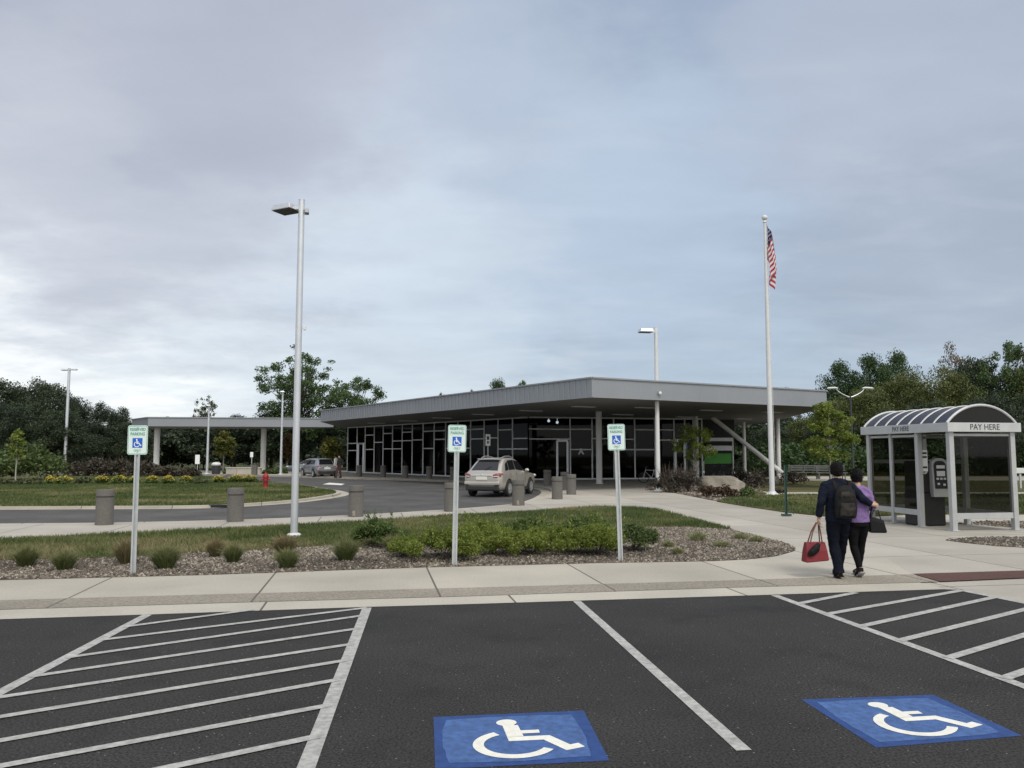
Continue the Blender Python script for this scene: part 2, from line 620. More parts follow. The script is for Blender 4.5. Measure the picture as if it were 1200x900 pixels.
M['signface'] = mat('sign_face', (0.66, 0.78, 0.74), 0.45, var=0.02)
M['signgreen'] = mat('sign_green', (0.07, 0.30, 0.24), 0.5, var=0.03)
M['signblue'] = mat('sign_blue', (0.015, 0.11, 0.50), 0.45, var=0.03)
M['signwhite'] = mat('sign_white', (0.80, 0.82, 0.82), 0.5, var=0.01)
M['bollard'] = mat('bollard_concrete', (0.135, 0.127, 0.117), 0.9, var=0.12, scale=40, bump=0.3, bscale=150, var2=0.08, scale2=2)
M['bollarddark'] = mat('bollard_groove', (0.065, 0.06, 0.056), 0.9, var=0.1, scale=40)
M['fascia'] = mat('fascia_metal', (0.285, 0.30, 0.325), 0.45, 0.35, var=0.03, scale=0.6)
M['seam'] = mat('fascia_seam', (0.30, 0.31, 0.325), 0.5, 0.35, var=0.02, scale=0.6)
M['soffit'] = mat('soffit', (0.15, 0.15, 0.15), 0.75, var=0.03, scale=0.5)
M['column'] = mat('column_paint', (0.66, 0.66, 0.65), 0.5, var=0.02, scale=2, var2=0.05, scale2=1.2)
M['mull'] = mat('mullion_alu', (0.70, 0.715, 0.73), 0.55, 0.0, var=0.03)
M['pane'] = glass_mat('tinted_pane', (0.07, 0.09, 0.105), 0.24)
M['shglass'] = glass_mat('shelter_pane', (0.40, 0.40, 0.37), 0.5)
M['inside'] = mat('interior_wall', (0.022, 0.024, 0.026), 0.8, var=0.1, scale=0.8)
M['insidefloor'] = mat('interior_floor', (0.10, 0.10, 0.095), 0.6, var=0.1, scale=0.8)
M['lampglass'] = mat('lamp_lens', (0.32, 0.32, 0.31), 0.5, var=0.01, emit=((1, 0.97, 0.9), 0.02))
M['bulb'] = mat('lit_bulb', (0.9, 0.9, 0.85), 0.4, var=0.01, emit=((1, 0.95, 0.85), 6.0))
M['green'] = mat('green_panel', (0.055, 0.30, 0.03), 0.5, var=0.08, scale=2)
M['letter'] = mat('dark_lettering', (0.03, 0.03, 0.035), 0.6, var=0.02)
M['red'] = mat('hydrant_red', (0.27, 0.016, 0.018), 0.45, var=0.08)
M['stone'] = mat('boulder_stone', (0.29, 0.265, 0.22), 0.95, var=0.18, scale=2.6, bump=0.8, bscale=7, var2=0.22, scale2=1.1)
M['bark'] = mat('bark', (0.07, 0.058, 0.045), 0.95, var=0.2, scale=6, bump=0.5, bscale=18)
M['palebark'] = mat('pale_bark', (0.30, 0.29, 0.25), 0.9, var=0.15, scale=8)
M['twig'] = mat('twig', (0.10, 0.075, 0.06), 0.9, var=0.2, scale=5)

# ------------------------------------------------------------------ sky, sun
SUN_AZ, SUN_EL = R(158), R(50)          # azimuth from +Y towards +X: behind the viewer, to the right
w = bpy.data.worlds.new('World'); sc.world = w
w.use_nodes = True
nt = w.node_tree; N = nt.nodes; L = nt.links
bg = N['Background']
sky = N.new('ShaderNodeTexSky'); sky.sky_type = 'NISHITA'; sky.sun_disc = False
sky.sun_elevation = SUN_EL; sky.sun_rotation = SUN_AZ
tc = N.new('ShaderNodeTexCoord')
sx = N.new('ShaderNodeSeparateXYZ'); L.new(tc.outputs['Generated'], sx.inputs[0])
def mth(op, a, b=None, clamp=False):
    n = N.new('ShaderNodeMath'); n.operation = op; n.use_clamp = clamp
    for i, q in enumerate((a, b)):
        if q is None: continue
        if isinstance(q, (int, float)): n.inputs[i].default_value = q
        else: L.new(q, n.inputs[i])
    return n.outputs[0]
def mixc(f, a, b, blend='MIX'):
    n = N.new('ShaderNodeMix'); n.data_type = 'RGBA'; n.blend_type = blend
    for i, q in ((0, f), (6, a), (7, b)):
        if isinstance(q, (int, float)): n.inputs[i].default_value = q
        elif isinstance(q, tuple): n.inputs[i].default_value = (*q, 1)
        else: L.new(q, n.inputs[i])
    return n.outputs[2]
def smooth(v, a, b):
    n = N.new('ShaderNodeMapRange'); n.interpolation_type = 'SMOOTHSTEP'
    n.inputs['From Min'].default_value = a; n.inputs['From Max'].default_value = b
    L.new(v, n.inputs['Value'])
    return n.outputs['Result']
X, Y_, Z = sx.outputs[0], sx.outputs[1], sx.outputs[2]
zc = mth('MAXIMUM', Z, 0.0)
den = mth('ADD', zc, 0.16)
cx, cy = mth('DIVIDE', X, den), mth('DIVIDE', Y_, den)
cv = N.new('ShaderNodeCombineXYZ'); L.new(cx, cv.inputs[0]); L.new(cy, cv.inputs[1])
def cloud(scale, detail, dist, seed, sxx=1.0):
    mp = N.new('ShaderNodeMapping'); mp.inputs['Location'].default_value = (seed, seed * 1.7, seed * 0.3)
    mp.inputs['Scale'].default_value = (sxx, 1, 1); mp.inputs['Rotation'].default_value = (0, 0, 0.5)
    L.new(cv.outputs[0], mp.inputs['Vector'])
    n = N.new('ShaderNodeTexNoise'); n.inputs['Scale'].default_value = scale; n.inputs['Detail'].default_value = detail
    n.inputs['Roughness'].default_value = 0.5; n.inputs['Distortion'].default_value = dist
    L.new(mp.outputs[0], n.inputs['Vector'])
    return n.outputs['Fac']
c_big = cloud(0.62, 5, 0.6, 3.1)
c_mid = cloud(1.7, 7, 0.5, 8.4, 0.6)
# clear part of the sky is a veil: bright and milky low down, slate blue overhead
elev = smooth(Z, 0.0, 0.62)
veil = mixc(elev, (0.56, 0.62, 0.675), (0.29, 0.345, 0.445))
# to the right the veil is bluer, to the left (towards evening light) whiter
side = smooth(X, -0.55, 0.55)
lowk = mth('SUBTRACT', 1.0, smooth(Z, 0.02, 0.34))
leftw = mth('MULTIPLY', mth('SUBTRACT', 1.0, side), lowk)
veil = mixc(mth('MULTIPLY', leftw, 0.75), veil, (0.70, 0.73, 0.75))
veil = mixc(mth('MULTIPLY', mth('MULTIPLY', side, lowk), 0.75), veil, (0.40, 0.475, 0.56))
# thick grey banks and paler wisps
bank = smooth(c_big, 0.42, 0.68)
bankc = mixc(elev, (0.50, 0.55, 0.61), (0.37, 0.40, 0.475))
col = mixc(mth('MULTIPLY', bank, 0.8), veil, bankc)
wisp = smooth(c_mid, 0.48, 0.75)
col = mixc(mth('MULTIPLY', wisp, 0.32), col, (0.60, 0.635, 0.69))
dk = smooth(cloud(2.3, 6, 0.7, 15.2, 0.45), 0.56, 0.74)
col = mixc(mth('MULTIPLY', dk, 0.22), col, (0.30, 0.34, 0.41))
# large cloud masses, each in its own quarter of the sky, with ragged edges
wv = N.new('ShaderNodeTexNoise'); wv.inputs['Scale'].default_value = 2.4; wv.inputs['Detail'].default_value = 7; wv.inputs['Roughness'].default_value = 0.58
L.new(cv.outputs[0], wv.inputs['Vector'])
wsub = N.new('ShaderNodeVectorMath'); wsub.operation = 'SUBTRACT'; wsub.inputs[1].default_value = (.5, .5, .5)
L.new(wv.outputs['Color'], wsub.inputs[0])
wsc = N.new('ShaderNodeVectorMath'); wsc.operation = 'SCALE'; wsc.inputs['Scale'].default_value = 0.40
L.new(wsub.outputs[0], wsc.inputs[0])
wadd = N.new('ShaderNodeVectorMath'); wadd.operation = 'ADD'
L.new(tc.outputs['Generated'], wadd.inputs[0]); L.new(wsc.outputs[0], wadd.inputs[1])
wn_ = N.new('ShaderNodeVectorMath'); wn_.operation = 'NORMALIZE'; L.new(wadd.outputs[0], wn_.inputs[0])
for u_, v_, rad_, colr, st_ in ((690, 10, 24, (.255, .315, .435), .85), (250, 255, 15, (.67, .71, .765), .8), (30, 380, 14, (.90, .91, .90), .95), (150, 320, 8, (.76, .79, .82), .6),
                           (560, 190, 14, (.52, .58, .66), .7), (900, 310, 18, (.375, .455, .55), .7), (1130, 190, 14, (.345, .39, .465), .8), (430, 400, 15, (.60, .665, .72), .55), (1020, 40, 11, (.47, .51, .60), .6), (330, 60, 10, (.52, .55, .62), .6), (760, 260, 9, (.50, .58, .69), .4), (130, 90, 17, (.385, .40, .465), .75)):
    dd_ = (W(u_, v_, 100.0) - Vector((0, 0, EYE))).normalized()
    dp_ = N.new('ShaderNodeVectorMath'); dp_.operation = 'DOT_PRODUCT'
    L.new(wn_.outputs[0], dp_.inputs[0]); dp_.inputs[1].default_value = dd_
    col = mixc(mth('MULTIPLY', smooth(dp_.outputs['Value'], math.cos(R(rad_ * 1.25)), math.cos(R(rad_ * .25))), st_), col, colr)
tex_ = mth('ADD', mth('MULTIPLY', cloud(1.15, 9, 0.9, 33.0, 0.55), .65), mth('MULTIPLY', cloud(4.2, 8, 0.5, 41.0, 0.45), .35))
tr_ = N.new('ShaderNodeValToRGB'); tr_.color_ramp.elements[0].position = .34; tr_.color_ramp.elements[0].color = (.85, .862, .88, 1)
tr_.color_ramp.elements[1].position = .66; tr_.color_ramp.elements[1].color = (1.0, 1.0, 1.0, 1)
L.new(tex_, tr_.inputs['Fac'])
col = mixc(1.0, col, tr_.outputs['Color'], 'MULTIPLY')
col = mixc(1.0, col, (1.14, 1.15, 1.16), 'MULTIPLY')
fine_ = cloud(3.2, 8, 0.6, 21.0, 0.5)
col = mixc(mth('MULTIPLY', smooth(fine_, .5, .78), .22), col, (.62, .66, .72))
# the veil glows towards the hidden sun behind the viewer
sd = Vector((math.sin(SUN_AZ) * math.cos(SUN_EL), math.cos(SUN_AZ) * math.cos(SUN_EL), math.sin(SUN_EL)))
dt = N.new('ShaderNodeVectorMath'); dt.operation = 'DOT_PRODUCT'
L.new(tc.outputs['Generated'], dt.inputs[0]); dt.inputs[1].default_value = sd
glow = smooth(dt.outputs['Value'], 0.1, 1.0)
col = mixc(mth('MULTIPLY', glow, 0.9), col, (1.35, 1.32, 1.25))
sc10 = N.new('ShaderNodeVectorMath'); sc10.operation = 'SCALE'; sc10.inputs['Scale'].default_value = 10.0
L.new(col, sc10.inputs[0])
fin = mixc(0.12, sc10.outputs[0], sky.outputs[0])
fin_s = mixc(1.0, fin, (1, 1, 1), 'MULTIPLY')
L.new(fin_s, bg.inputs['Color'])
bg.inputs['Strength'].default_value = 0.1

sun = bpy.data.lights.new('sun', 'SUN'); sun.energy = 1.5; sun.angle = R(16); sun.color = (1.0, 0.95, 0.87)
so = bpy.data.objects.new('sun', sun); COL.objects.link(so)
so.rotation_euler = (-sd).to_track_quat('-Z', 'Y').to_euler()
so.location = (0, 0, 60)
vs = sc.view_settings
vs.view_transform = 'Standard'; vs.look = 'None'; vs.gamma = 1.0; vs.exposure = 0.18; vs.use_curve_mapping = False
sc.cycles.use_denoising = True
sc.cycles.max_bounces = 8; sc.cycles.transparent_max_bounces = 16

# ------------------------------------------------------------------ ground
ZD = -0.08                                    # carriageway of the drive
structure(sheet('ground', [(-700, -300), (700, -300), (700, 900), (-700, 900)], -0.16, M['field']))

# asphalt lot in front, flush with the walk
lot_px = [(-260, 734), (0, 726), (172, 720.5), (300, 716), (430, 711.5), (540, 708.5), (700, 703.5), (905, 697.2), (1000, 694), (1110, 690.6), (1126, 691.2), (1200, 706), (1330, 733)]
lot = gp(lot_px)
lotpoly = [(-30, -25), (34, -25), (34, lot[-1].y)] + list(reversed(lot)) + [(-30, lot[0].y - 2.5)]
structure(sheet('parking_lot', lotpoly, 0.0, M['asphalt'], 0.15))

# drive outline (kerb line) and pavement around it
drive_px = [(-420, 617), (0, 613.5), (120, 612.4), (240, 610), (344, 606.5), (430, 602.5), (500, 598.5), (560, 594.3), (600, 590.5), (630, 585), (643, 579), (646, 574.6), (638, 571.6), (615, 568.6), (580, 566), (540, 564), (500, 562.5), (450, 561), (400, 559.5), (340, 557.6), (200, 555), (0, 553), (-420, 552)]
drive = catmull(gp(drive_px), 5)
pav = [(-60, drive[0].y)] + drive + [(-90, drive[-1].y), (-90, 100), (70, 100), (70, lot[-1].y - 4)] + [Vector((34, lot[-1].y))] + list(reversed(lot)) + [(-60, lot[0].y - 6)]
pav = [(-60, drive[0].y)] + drive + [(-95, drive[-1].y), (-95, 84), (60, 84), (60, lot[-1].y)] + list(reversed(lot)) + [(-60, lot[0].y - 5)]
structure(sheet('pavement', pav, -0.004, M['plaza'], 0.14))
drv = drive + [(-95, drive[-1].y), (-95, drive[0].y)]
structure(sheet('drive_road', [(-96, 12), (4, 17), (10, 26), (10, 90), (-96, 90)], ZD, M['road']))
structure(ribbon('kerb', drive, -0.16, 0.0, 0.003, M['kerb'], 0.1))
structure(ribbon('gutter_pan', drive, 0.005, 0.5, ZD + 0.006, M['kerb']))

# planted island inside the drive
isl_px = [(-420, 595), (0, 593.5), (100, 593), (200, 592.5), (254, 591.5), (300, 589), (344, 585.5), (375, 581.5), (390, 578.8), (394, 576.6), (387, 574), (372, 571.5), (340, 567), (300, 564), (255, 560), (225, 557.2), (190, 556.4), (100, 556), (-420, 556)]
isl = catmull(gp(isl_px), 5)
structure(sheet('island_lawn', isl, 0.0, M['lawn'], 0.15))
structure(ribbon('island_kerb', isl, -0.2, 0.0, 0.004, M['kerb'], 0.1))
structure(ribbon('island_kerb', isl, -0.62, -0.205, ZD + 0.006, M['kerb']))

# front walk, aggregate band and gutter, all flush with the lot
def lerp_px(pxs, u):
    for (a, b), (c, d) in zip(pxs, pxs[1:]):
        if a <= u <= c:
            return b + (d - b) * (u - a) / (c - a)
    return pxs[-1][1]
band_lo = [(-260, 723), (0, 715), (300, 706), (540, 699.5), (860, 689), (1078, 683)]
band_hi = [(-260, 711), (0, 704), (240, 697.3), (540, 689.5), (860, 680.6), (1069, 673.4)]
walk_hi = [(-260, 686), (0, 680), (240, 674), (380, 669), (500, 665), (700, 660), (835, 657.5)]
structure(sheet('gutter', gp([p for p in lot_px if p[0] <= 1110] + list(reversed(band_lo)) + []), 0.004, M['gutter']))
structure(sheet('kerb_band', gp(band_lo + [(1100, 682.3)] + list(reversed(band_hi))), 0.008, M['band']))
structure(sheet('sidewalk', gp([p for p in band_hi] + [(1040, 655), (835, 655)] + list(reversed(walk_hi))[0:0] + [(835, 657.5)] + list(reversed(walk_hi))[1:]), 0.0005, M['walk']))
structure(sheet('ramp_pad', gp([(1069, 673.2), (1102, 682.3), (1200, 678), (1330, 673), (1330, 666), (1200, 669.3)]), 0.012, M['pad']))
structure(sheet('drive_patch', gp([(378, 567.6), (386, 565.7), (404, 567), (400, 568.6)], ZD), ZD + 0.004, M['whitepaint']))

# lawn and gravel bed between the walk and the drive
bed_lawn_px = [(-260, 642), (0, 634), (120, 627), (240, 622), (344, 616), (420, 612.5), (500, 607), (600, 601.3), (691, 595.4), (745, 596), (769, 598.3), (817, 610), (858, 621), (900, 631), (925, 638)]
bed_front_px = [(932, 642), (930, 646), (910, 651.5), (875, 655.8), (835, 657.7), (700, 660), (500, 665), (380, 669), (240, 674), (0, 680), (-260, 686)]
bedpoly = gp(bed_lawn_px + bed_front_px)
structure(sheet('gravel_bed', bedpoly, 0.006, M['gravelbed'], 0.02))
grav_top_px = [(-260, 662), (0, 657), (90, 655), (150, 653), (230, 648), (300, 645), (380, 640.5), (460, 638), (540, 632), (620, 627), (690, 622), (735, 620), (770, 618), (820, 618.5), (850, 620.5), (858, 621)]
lawnpoly = gp([p for p in bed_lawn_px if p[0] <= 858]) + list(reversed(gp(catmull(grav_top_px, 3))))[1:]
structure(sheet('bed_lawn', lawnpoly, 0.03, M['lawn'], 0.03))

# right-hand lawn, mulch bed, far path
rl_px = [(840, 588), (870, 593), (920, 600.5), (985, 607), (1030, 605), (1062, 603.5), (1100, 603), (1400, 603), (1400, 580.2), (905, 580.2), (880, 578)]
rlawn = gp(rl_px)
structure(sheet('right_lawn', rlawn, 0.03, M['lawn'], 0.04))
mul_px = [(756, 573.5), (790, 577.5), (830, 585.5), (862, 591.5), (900, 585), (903, 581), (890, 574), (896, 566), (880, 562), (800, 561.5), (770, 565), (757, 570)]
structure(sheet('mulch_bed', gp(mul_px), 0.012, M['mulch'], 0.02))
structure(sheet('far_lawn', gp([(884, 574.5), (905, 576.6), (1400, 576.6), (1400, 563.5), (960, 563.5), (900, 563.5), (888, 566)]), 0.028, M['lawn'], 0.04))
structure(sheet('far_meadow', gp([(905, 558.2), (1400, 558.2), (1400, 549), (880, 549)]), 0.02, M['lawn'], 0.03))
grp_px = [(1108, 633), (1135, 630.5), (1200, 629.5), (1330, 628), (1330, 641), (1200, 641.5), (1170, 640), (1130, 636)]
structure(sheet('gravel_patch', gp(grp_px), 0.006, M['gravelbed'], 0.02))
structure(sheet('gravel_patch', gp([(1122, 613.5), (1150, 611), (1330, 611), (1330, 620), (1215, 620), (1190, 618.5), (1133, 612.5)]), 0.006, M['gravelbed'], 0.02))

# painted lines
def line(name, p, q, wd, z, m=None):
    a, b = (G(*p) if not isinstance(p, Vector) else p), (G(*q) if not isinstance(q, Vector) else q)
    a, b = a.to_2d(), b.to_2d()
    d = (b - a).normalized(); n = Vector((-d.y, d.x)) * wd / 2
    return structure(sheet(name, [a + n, a - n, b - n, b + n], z, m or M['paint']))
LL = (G(172.5, 720.8), G(0, 812))
RL = (G(430, 712.6), G(358.8, 900))
def ext(seg, k0, k1):
    a, b = seg
    return a + (b - a) * k0, a + (b - a) * k1
line('parking_line', *ext(LL, 0, 2.1), 0.11, 0.005)
line('parking_line', *ext(RL, 0, 1.6), 0.11, 0.005)
line('parking_line', G(676, 704.8), G(872, 880), 0.1, 0.005)
line('parking_line', *ext((G(908, 698), G(1200, 804.6)), 0, 1.8), 0.11, 0.005)
line('parking_line', *ext((G(1127, 692.2), G(1200, 706.8)), 0, 2.2), 0.1, 0.005)
def hit(p, q, seg):
    p, q, a, b = (Vector((t.x, t.y)) for t in (p, q, *seg))
    d, e = q - p, b - a
    den_ = d.x * e.y - d.y * e.x
    t = ((a.x - p.x) * e.y - (a.y - p.y) * e.x) / den_
    r = p + d * t
    return Vector((r.x, r.y, 0))
hl = [((147, 735), (297, 715)), ((117.5, 750.7), (424, 713.5)), ((84, 770.5), (421, 722.5)), ((47.5, 792), (417.5, 737.5)), ((2.5, 817.5), (412.5, 755.5)),
      ((0, 841), (402.5, 775)), ((0, 869), (395, 797.5)), ((0, 899), (385, 827.5)), ((200, 900), (367, 865))]
for i, (p, q) in enumerate(hl):
    a, b = G(*p), G(*q)
    a2 = hit(b, a, LL)
    b2 = b if i == 0 else hit(a, b, RL)
    line('parking_line', a2, b2, 0.085, 0.008)
hr = [((939, 707.3), (1003, 695)), ((973, 719.6), (1124, 693)), ((1016, 733), (1167, 700)), ((1055.5, 751), (1200, 715)), ((1115, 770.6), (1200, 745)), ((1180, 794.6), (1200, 787.6))]
LB = (G(908, 698), G(1200, 804.6)); RB = (G(1127, 692.2), G(1200, 706.8))
for i, (p, q) in enumerate(hr):
    a, b = G(*p), G(*q)
    a2 = hit(b, a, LB)
    b2 = b if i == 0 else hit(a, b, RB)
    line('parking_line', a2, b2, 0.1, 0.008)

# accessible bay symbols painted on the asphalt
def isa(b, z, f, k=1.0):
    """strokes of the wheelchair symbol; f maps unit square to the surface; each stroke on its own thin level"""
    def emit(poly, i):
        pts = [f(x, y) for x, y in poly]
        b.add([(p[0], p[1], p[2] + z + i * 0.0005) for p in pts], [tuple(range(len(pts)))])
    def stroke(pts, wd, i):
        pts = [Vector(p) for p in pts]
        lft, rgt = [], []
        for j, p in enumerate(pts):
            if j == 0: n1 = n2 = (pts[1] - p).normalized()
            elif j == len(pts) - 1: n1 = n2 = (p - pts[j - 1]).normalized()
            else: n1, n2 = (p - pts[j - 1]).normalized(), (pts[j + 1] - p).normalized()
            t = (n1 + n2).normalized(); nn = Vector((-t.y, t.x))
            w_ = wd / 2 / max(0.35, nn.dot(Vector((-n1.y, n1.x))))
            lft.append(p + nn * w_); rgt.append(p - nn * w_)
        for j in range(len(pts) - 1):
            q = [lft[j], lft[j + 1], rgt[j + 1], rgt[j]]
            emit([(a.x, a.y) for a in reversed(q)], i)
    head = [(0.415 + 0.085 * math.cos(t * math.pi / 9), 0.87 + 0.085 * math.sin(t * math.pi / 9)) for t in range(18)]
    emit(head, 0)
    stroke([(0.425, 0.80), (0.445, 0.445), (0.70, 0.445), (0.84, 0.19), (0.95, 0.235)], 0.10, 1)
    stroke([(0.44, 0.78), (0.46, 0.49)], 0.125, 4)
    stroke([(0.42, 0.605), (0.66, 0.605)], 0.08, 2)
    arc = []
    for t in range(0, 25):
        a = R(116) + R(214) * t / 24
        arc.append((0.44 + 0.285 * math.cos(a), 0.33 + 0.285 * math.sin(a)))
    stroke(arc, 0.085, 3)

def road_symbol(px, label):
    c = [G(*p) for p in px]                      # far-left, far-right, near-right, near-left
    mid = sum(c, Vector()) / 4
    t = thing('bay_marking', label, 'pavement marking', mid, 0, 'wheelchair symbols painted on the asphalt')
    loc = [p - mid for p in c]
    def f(x, y):
        top = loc[0].lerp(loc[1], x); bot = loc[3].lerp(loc[2], x)
        return bot.lerp(top, y)
    b = MB(); q = [f(0, 0), f(1, 0), f(1, 1), f(0, 1)]
    b.add([(p.x, p.y, 0.002) for p in q], [(0, 1, 2, 3)])
    b.build('blue_square', M['bluepaint'], t)
    b = MB()
    rr = random.Random(label)
    pts = []
    n = 40
    for i in range(n):                            # paler, worn field with an uneven rounded edge
        a = 2 * math.pi * i / n
        ca, sa = math.cos(a), math.sin(a)
        k = 0.44 / max(abs(ca), abs(sa)) ** 0.82
        k *= 1 + rr.uniform(-0.012, 0.012)
        pts.append(f(0.49 + k * ca, 0.5 + k * sa * 1.0))
    b.add([(p.x, p.y, 0.0035) for p in pts], [tuple(range(n))])
    b.build('worn_field', M['bluepale'], t)
    b = MB()
    isa(b, 0.005, lambda x, y: f(0.14 + x * 0.78, 0.10 + y * 0.80))
    b.build('wheelchair_symbol', M['whitepaint'], t)
road_symbol([(508, 840.5), (684, 833), (714, 891.5), (510, 902)], 'blue square with white wheelchair symbol and pale worn middle on the asphalt')
road_symbol([(939, 820), (1094, 814.5), (1198, 862.5), (1027, 876.5)], 'evenly blue square with white wheelchair symbol beside the right striped aisle')

# ------------------------------------------------------------------ loose ground cover
def inside(poly, P):
    poly = np.array([(p[0], p[1]) for p in poly])
    x, y = P[:, 0], P[:, 1]
    r = np.zeros(len(P), bool)
    j = len(poly) - 1
    for i in range(len(poly)):
        xi, yi = poly[i]; xj, yj = poly[j]
        c = ((yi > y) != (yj > y)) & (x < (xj - xi) * (y - yi) / (yj - yi + 1e-12) + xi)
        r ^= c; j = i
    return r
def scatter(poly, dens):
    a = np.array([(p[0], p[1]) for p in poly])
    lo, hi = a.min(0), a.max(0)
    n = int(dens * (hi - lo).prod())
    P = lo + rng.random((n, 2)) * (hi - lo)
    return P[inside(poly, P)]

def vnoise(P, s, seed):
    r = np.random.default_rng(seed)
    T = r.random((64, 64))
    q = P * s; i = np.floor(q).astype(int); f = q - i; f = f * f * (3 - 2 * f)
    g = lambda a, b: T[(i[:, 0] + a) % 64, (i[:, 1] + b) % 64]
    return (g(0, 0) * (1 - f[:, 0]) + g(1, 0) * f[:, 0]) * (1 - f[:, 1]) + (g(0, 1) * (1 - f[:, 0]) + g(1, 1) * f[:, 0]) * f[:, 1]

M['blade'] = leaf_mat('grass_blades', (0.058, 0.088, 0.024), (0.115, 0.145, 0.046), (0.28, 0.24, 0.13), 0.25)
def blades(name, poly, dens, h, wd, z=0.03, dry=0.35, seed=1):
    P = scatter(poly, dens)
    n = len(P)
    a = rng.random(n) * 2 * np.pi
    d = np.stack([np.cos(a), np.sin(a)], 1) * wd
    hh = h * (0.5 + 0.8 * rng.random(n)) * (0.7 + 0.7 * vnoise(P, 0.9, seed + 5))
    ln = rng.normal(size=(n, 2)) * 0.45 * hh[:, None]
    V = np.zeros((n, 3, 3))
    V[:, 0, :2] = P - d; V[:, 1, :2] = P + d; V[:, 2, :2] = P + ln
    V[:, :2, 2] = z; V[:, 2, 2] = z + hh
    nz = vnoise(P, 0.45, seed) * 0.6 + vnoise(P, 1.7, seed + 1) * 0.4
    var = np.clip((nz - 0.5) * 1.5 + dry + rng.normal(size=n) * 0.16, 0, 1)
    o = polys_mesh(name, V, M['blade'], None, var)
    return tag(o, None, None, None, 'stuff')
blades('lawn_grass', lawnpoly, 900, 0.075, 0.008, dry=0.42, seed=2)
blades('right_lawn_grass', [p for p in rlawn if p.x < 40], 260, 0.075, 0.014, dry=0.34, seed=9)
islp = [Vector((max(p.x, -34), p.y)) for p in isl]
blades('island_grass', islp, 190, 0.075, 0.016, z=0.0, dry=0.36, seed=12)

M['pebble'] = leaf_mat('pebbles', (0.035, 0.029, 0.024), (0.115, 0.095, 0.075), (0.36, 0.32, 0.26), 0.0)
def stones(name, poly, dens, r0, r1, z):
    P = scatter(poly, dens)
    n = len(P)
    o8 = np.array([(1, 0, 0), (0, 1, 0), (-1, 0, 0), (0, -1, 0), (0, 0, 1)], float)
    tri = np.array([(0, 1, 4), (1, 2, 4), (2, 3, 4), (3, 0, 4)])
    s = r0 + (r1 - r0) * rng.random(n) ** 2
    J = o8[None] * s[:, None, None] * (0.6 + 0.8 * rng.random((n, 5, 3)))
    J[:, :, 2] *= 0.8
    J[:, 4, :2] += rng.normal(size=(n, 2)) * s[:, None] * 0.35
    a = rng.random(n) * 6.28
    ca, sa = np.cos(a)[:, None], np.sin(a)[:, None]
    X_ = J[:, :, 0] * ca - J[:, :, 1] * sa; Y2 = J[:, :, 0] * sa + J[:, :, 1] * ca
    J[:, :, 0] = X_ + P[:, :1]; J[:, :, 1] = Y2 + P[:, 1:]
    J[:, :, 2] += z
    V = J[:, tri].reshape(-1, 3, 3)
    var = np.repeat(np.clip(0.45 + rng.normal(size=n) * 0.26 + (vnoise(P, 0.8, 4) - 0.5) * 0.4, 0, 1), 4)
    o = polys_mesh(name, V, M['pebble'], None, var)
    return tag(o, None, None, None, 'stuff')
stones('bed_gravel', bedpoly, 900, 0.011, 0.034, 0.006)
stones('patch_gravel', gp(grp_px), 420, 0.016, 0.045, 0.006)
stones('patch_gravel', gp([(1122, 613.5), (1150, 611), (1330, 611), (1330, 620), (1215, 620), (1190, 618.5)]), 200, 0.02, 0.05, 0.006)
stones('mulch_chips', gp(mul_px), 45, 0.03, 0.08, 0.012)
# ------------------------------------------------------------------ station building
S = 4.40                 # soffit height
TOP = 5.33
rA, rB, rC = Vector((3.67, 36.7)), Vector((17.55, 44.65)), Vector((22.0, 70.0))
rD, rE, rF = Vector((8.0, 90.0)), Vector((-17.0, 80.0)), Vector((-15.6, 65.4))
roof_poly = [rA, rB, rC, rD, rE, rF]
bld = thing('station_building', 'low grey station building with a wide overhanging flat roof and dark glass walls', 'building', (1.13, 55.7, 0))
BO = Vector((1.13, 55.7, 0))
def bl(p, z=0.0):
    return Vector((p[0] - BO.x, p[1] - BO.y, z if len(p) < 3 else p[2]))
b = MB()
b.prism([bl(p).to_2d() for p in roof_poly], S + 0.012, TOP - 0.05)
# standing seams, coping and drip edge
bs = b; bs.cur = 1
for P0, P1, step, pr in ((rF, rA, 0.42, 0.028), (rA, rB, 0.9, 0.010), (rB, rC, 0.9, 0.010)):
    d = (P1 - P0); Ln = d.length; d.normalize(); n = Vector((d.y, -d.x))
    k = int(Ln / step)
    for i in range(1, k):
        p = P0 + d * (i * Ln / k) + n * pr / 2
        bs.bar(bl(p, S + 0.05), bl(p, TOP - 0.07), 0.026, pr)
roof = b.build('roof', [M['fascia'], M['seam']], bld)
bs = MB()
for P0, P1 in ((rF, rA), (rA, rB), (rB, rC), (rE, rF)):
    d = (P1 - P0).normalized(); n = Vector((d.y, -d.x))
    bs.bar(bl(P0 + n * 0.02, TOP - 0.02), bl(P1 + n * 0.02, TOP - 0.02), 0.1, 0.07)
    bs.bar(bl(P0 + n * 0.012, S + 0.02), bl(P1 + n * 0.012, S + 0.02), 0.06, 0.05)
bs.build('coping', M['seam'], roof)
b = MB()
cen = sum(roof_poly, Vector((0, 0))) / 6
b.prism([bl(cen + (p - cen) * 0.997).to_2d() for p in roof_poly], S - 0.02, S + 0.01)
b.build('soffit', M['soffit'], bld)

